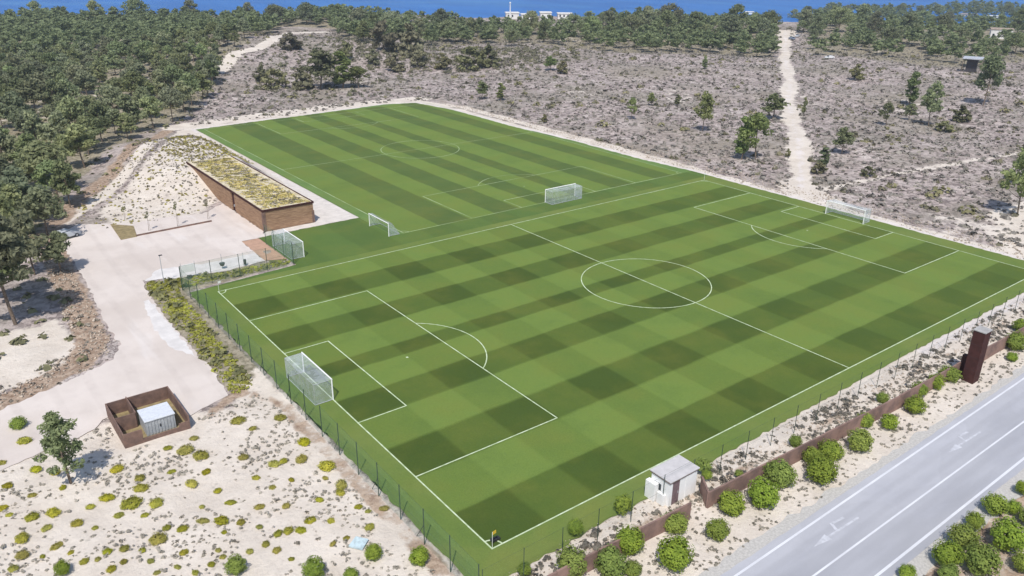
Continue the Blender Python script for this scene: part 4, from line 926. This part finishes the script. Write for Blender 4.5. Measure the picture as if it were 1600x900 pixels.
mb = MB().tube((0, 0, 0), (0, 0, 2.3), .035, n=8); o = empty('basket_stand', (3.4, 71.6, 0)); tag(o, 'thin pole with a dark round basket on the white gravel', 'basket'); mb.build('pole', M['grey'], o)
MB().tube((.0, -.05, .55), (0, -.05, .95), .28, .42, 12).build('basket', M['dark_post'], o)
o = empty('litter_bin', (6.3, 70.9, 0)); tag(o, 'slim dark litter bin on a post at the right end of the white gravel', 'bin')
MB().tube((0, 0, 0), (0, 0, 2.2), .03, n=8).build('post', M['grey'], o); MB().tube((.2, 0, .25), (.2, 0, 1.0), .2, .22, 12).build('body', M['dark_post'], o)
mb = MB().poly([(-8.9, 6.9, .16), (-8.0, 7.4, .3), (-7.3, 6.6, .2), (-8.2, 5.9, .12)]); mb.poly([(-8.9, 6.9, .0), (-8.2, 5.9, .0), (-8.2, 5.9, .12), (-8.9, 6.9, .16)]); o = mb.build('plastic_sheet', simple('pale_blue_plastic', (.50, .62, .66), .6, .3)); tag(o, 'pale blue plastic sheet lying on the sand beside a green bush', 'sheet')

# ------------------------------------------------------------ cars
def car(x, y, rz, paint, label, group=None, L_=4.2):
    t = empty('parked_car', (x, y, H(x, y)+.03), rz); tag(t, label, 'car', group)
    W = .86; b = bmesh.new()
    prof = [(-2.1, .35), (-2.1, .85), (-1.6, .95), (-1.0, 1.42), (.45, 1.45), (1.15, .98), (1.95, .82), (2.1, .6), (2.1, .35)]
    A = [b.verts.new((px, -W*(1 if pz < 1.1 else .82), pz)) for px, pz in prof]; B = [b.verts.new((px, W*(1 if pz < 1.1 else .82), pz)) for px, pz in prof]
    n = len(prof)
    for i in range(n): b.faces.new((A[i], A[(i+1) % n], B[(i+1) % n], B[i]))
    b.faces.new(A[::-1]); b.faces.new(B); m = MB(); m.b.free(); m.b = b; m.build('body', paint, t, .05)
    for s in (-1, 1):
        m = MB(); m.poly([(-1.3, s*(W*.885), 1.0), (.85, s*(W*.885), 1.0), (.35, s*(W*.80), 1.37), (-.9, s*(W*.80), 1.37)])
        for v in m.b.verts: v.co.y += s*.05
        m.build('side_window', M['glass'], t)
        for wx in (-1.3, 1.3):
            w_ = MB().tube((wx, s*.70, .32), (wx, s*.90, .32), .32, n=16).build('wheel', M['black'], t); MB().tube((wx, s*.895, .32), (wx, s*.91, .32), .19, n=12).build('rim', M['grey'], w_)
    MB().poly([(.53, -.66, 1.43), (.53, .66, 1.43), (1.17, .74, 1.01), (1.17, -.74, 1.01)]).build('windscreen', M['glass'], t)
    MB().poly([(-1.08, -.66, 1.4), (-1.08, .66, 1.4), (-1.62, .74, .99), (-1.62, -.74, .99)]).build('rear_window', M['glass'], t)
    for s in (-1, 1): MB().box(2.08, 2.13, s*.6-.16, s*.6+.16, .62, .74).build('headlight', M['white'], t)
    return t
silver = simple('silver_paint', (.55, .58, .62), .3, .6, .03); blue = simple('grey_blue_paint', (.22, .27, .36), .3, .6, .03)
whitep = simple('white_car_paint', (.75, .75, .75), .3, .6, .03)
car(-12.2, 99.3, R_(25), silver, 'silver car parked under the pines at the left corner of the yard')
car(*FAR_CARS[0], R_(70), blue, 'grey-blue car parked at the far end of the sandy track', 'cars at the far end of the track')
car(*FAR_CARS[1], R_(200), silver, 'silver car parked just beyond the grey-blue one at the track end', 'cars at the far end of the track')
car(*FAR_CARS[2], R_(160), whitep, 'white car parked among low trees right of the track end', 'cars at the far end of the track')

# ------------------------------------------------------------ kiosk and coastal houses
kx, ky = KIOSK; t = empty('kiosk', (kx, ky, H(kx, ky)), R_(20)); tag(t, 'dark timber kiosk with pale overhanging roof at the far right', 'kiosk')
MB().box(-2, 2, -1.8, 1.8, 0, 5).build('wall', simple('dark_timber', (.06, .055, .06), .8, .2), t); MB().box(-4.2, 4.2, -3.4, 3.4, 5, 5.35).build('roof', simple('pale_sheet_roof', (.52, .54, .60), .6, .3), t)
for sx in (-1, 1):
    for sy in (-1, 1): MB().tube((sx*3.8, sy*3, 0), (sx*3.8, sy*3, 5), .12).build('post', M['bark'], t)
HN = ['white flat roofed house at the left end of the row by the sea', 'small white house second from the left in the row by the sea', 'white house in the middle of the row by the sea', 'widest white house at the right end of the row by the sea', 'pale long house among trees at far upper right', 'white house right of the long one at far upper right', 'low white house below the others at far upper right', 'small white house behind the trees left of the track end']
for i, (x, y, w) in enumerate(HOUSES):
    az = math.atan2(y-CAM_LOC[1], x-CAM_LOC[0]); t = empty('white_house', (x, y, H(x, y)), az-math.pi/2+.1); tag(t, HN[i], 'house', 'white houses near the coast')
    w *= .62 if i < 4 else .9; hh = [3.7, 3.2, 3.9, 3.4, 6, 6.5, 5, 5][i]
    MB().box(-w/2, w/2, -4, 4, -1, hh).build('wall', M['house'], t)
    if i % 2: MB().prism([(-w/2-.4, -4.4), (w/2+.4, -4.4), (w/2+.4, 4.4), (-w/2-.4, 4.4)], hh, hh+.35).build('roof', M['house'], t)
    else: MB().prism([(-w/2-.4, -4.4), (w/2+.4, -4.4), (w/2+.4, 4.4), (-w/2-.4, 4.4)], hh, hh+.5).build('roof', M['roof_tile'] if i > 3 else M['house'], t)
    for q in range(max(2, int(w/3.0))):
        wx = -w/2+1.5+q*2.7+(q*i % 3)*.4
        if wx > w/2-1: break
        for zz in ((1.2, 3.9) if hh > 5.5 else (1.3,)): MB().box(wx-.55, wx+.55, -4.03, -4.003, zz, zz+1.4).build('window', M['glass'], t)
x, y = MASTW; t = empty('mast', (x, y, H(x, y))); tag(t, 'slim white mast rising above the houses by the sea', 'mast')
MB().tube((0, 0, 0), (0, 0, 11), .45, .25, 8).build('pole', M['white'], t); MB().tube((0, 0, 10.9), (0, 0, 11.6), .6, .5, 8).build('top', M['white'], t)

# ------------------------------------------------------------ haze over the coast
hb = MB().box(-800, 1100, -330, 1100, -40, 70).mesh('haze')
hm = bpy.data.materials.new('haze'); hm.use_nodes = True; ht = hm.node_tree
for n_ in list(ht.nodes):
    if n_.type == 'BSDF_PRINCIPLED': ht.nodes.remove(n_)
pv = ht.nodes.new('ShaderNodeVolumePrincipled'); pv.inputs['Color'].default_value = (.80, .87, 1, 1); pv.inputs['Density'].default_value = .00022
pv.inputs['Anisotropy'].default_value = .2
ht.links.new(pv.outputs[0], ht.nodes['Material Output'].inputs['Volume'])
tag(link('haze', hb, hm), kind='stuff')

# ------------------------------------------------------------ tell look-alikes apart by their order
ORD2 = ORD + ['number %d' % i for i in range(26, 80)]
same = {}
bpy.context.view_layer.update()
for o in scene.objects:
    if o.parent is None and o.get('label') and o.get('category'): same.setdefault(o['label'], []).append(o)
for lab, os_ in same.items():
    if len(os_) < 2: continue
    os_.sort(key=lambda o: -math.atan2(o.location.y-CAM_LOC[1], o.location.x-CAM_LOC[0]))
    for i, o in enumerate(os_):
        n_ = lab+', '+(ORD2[i] if i else 'first')+' from left'
        if len(n_.replace('-', ' ').split()) <= 16: o['label'] = n_
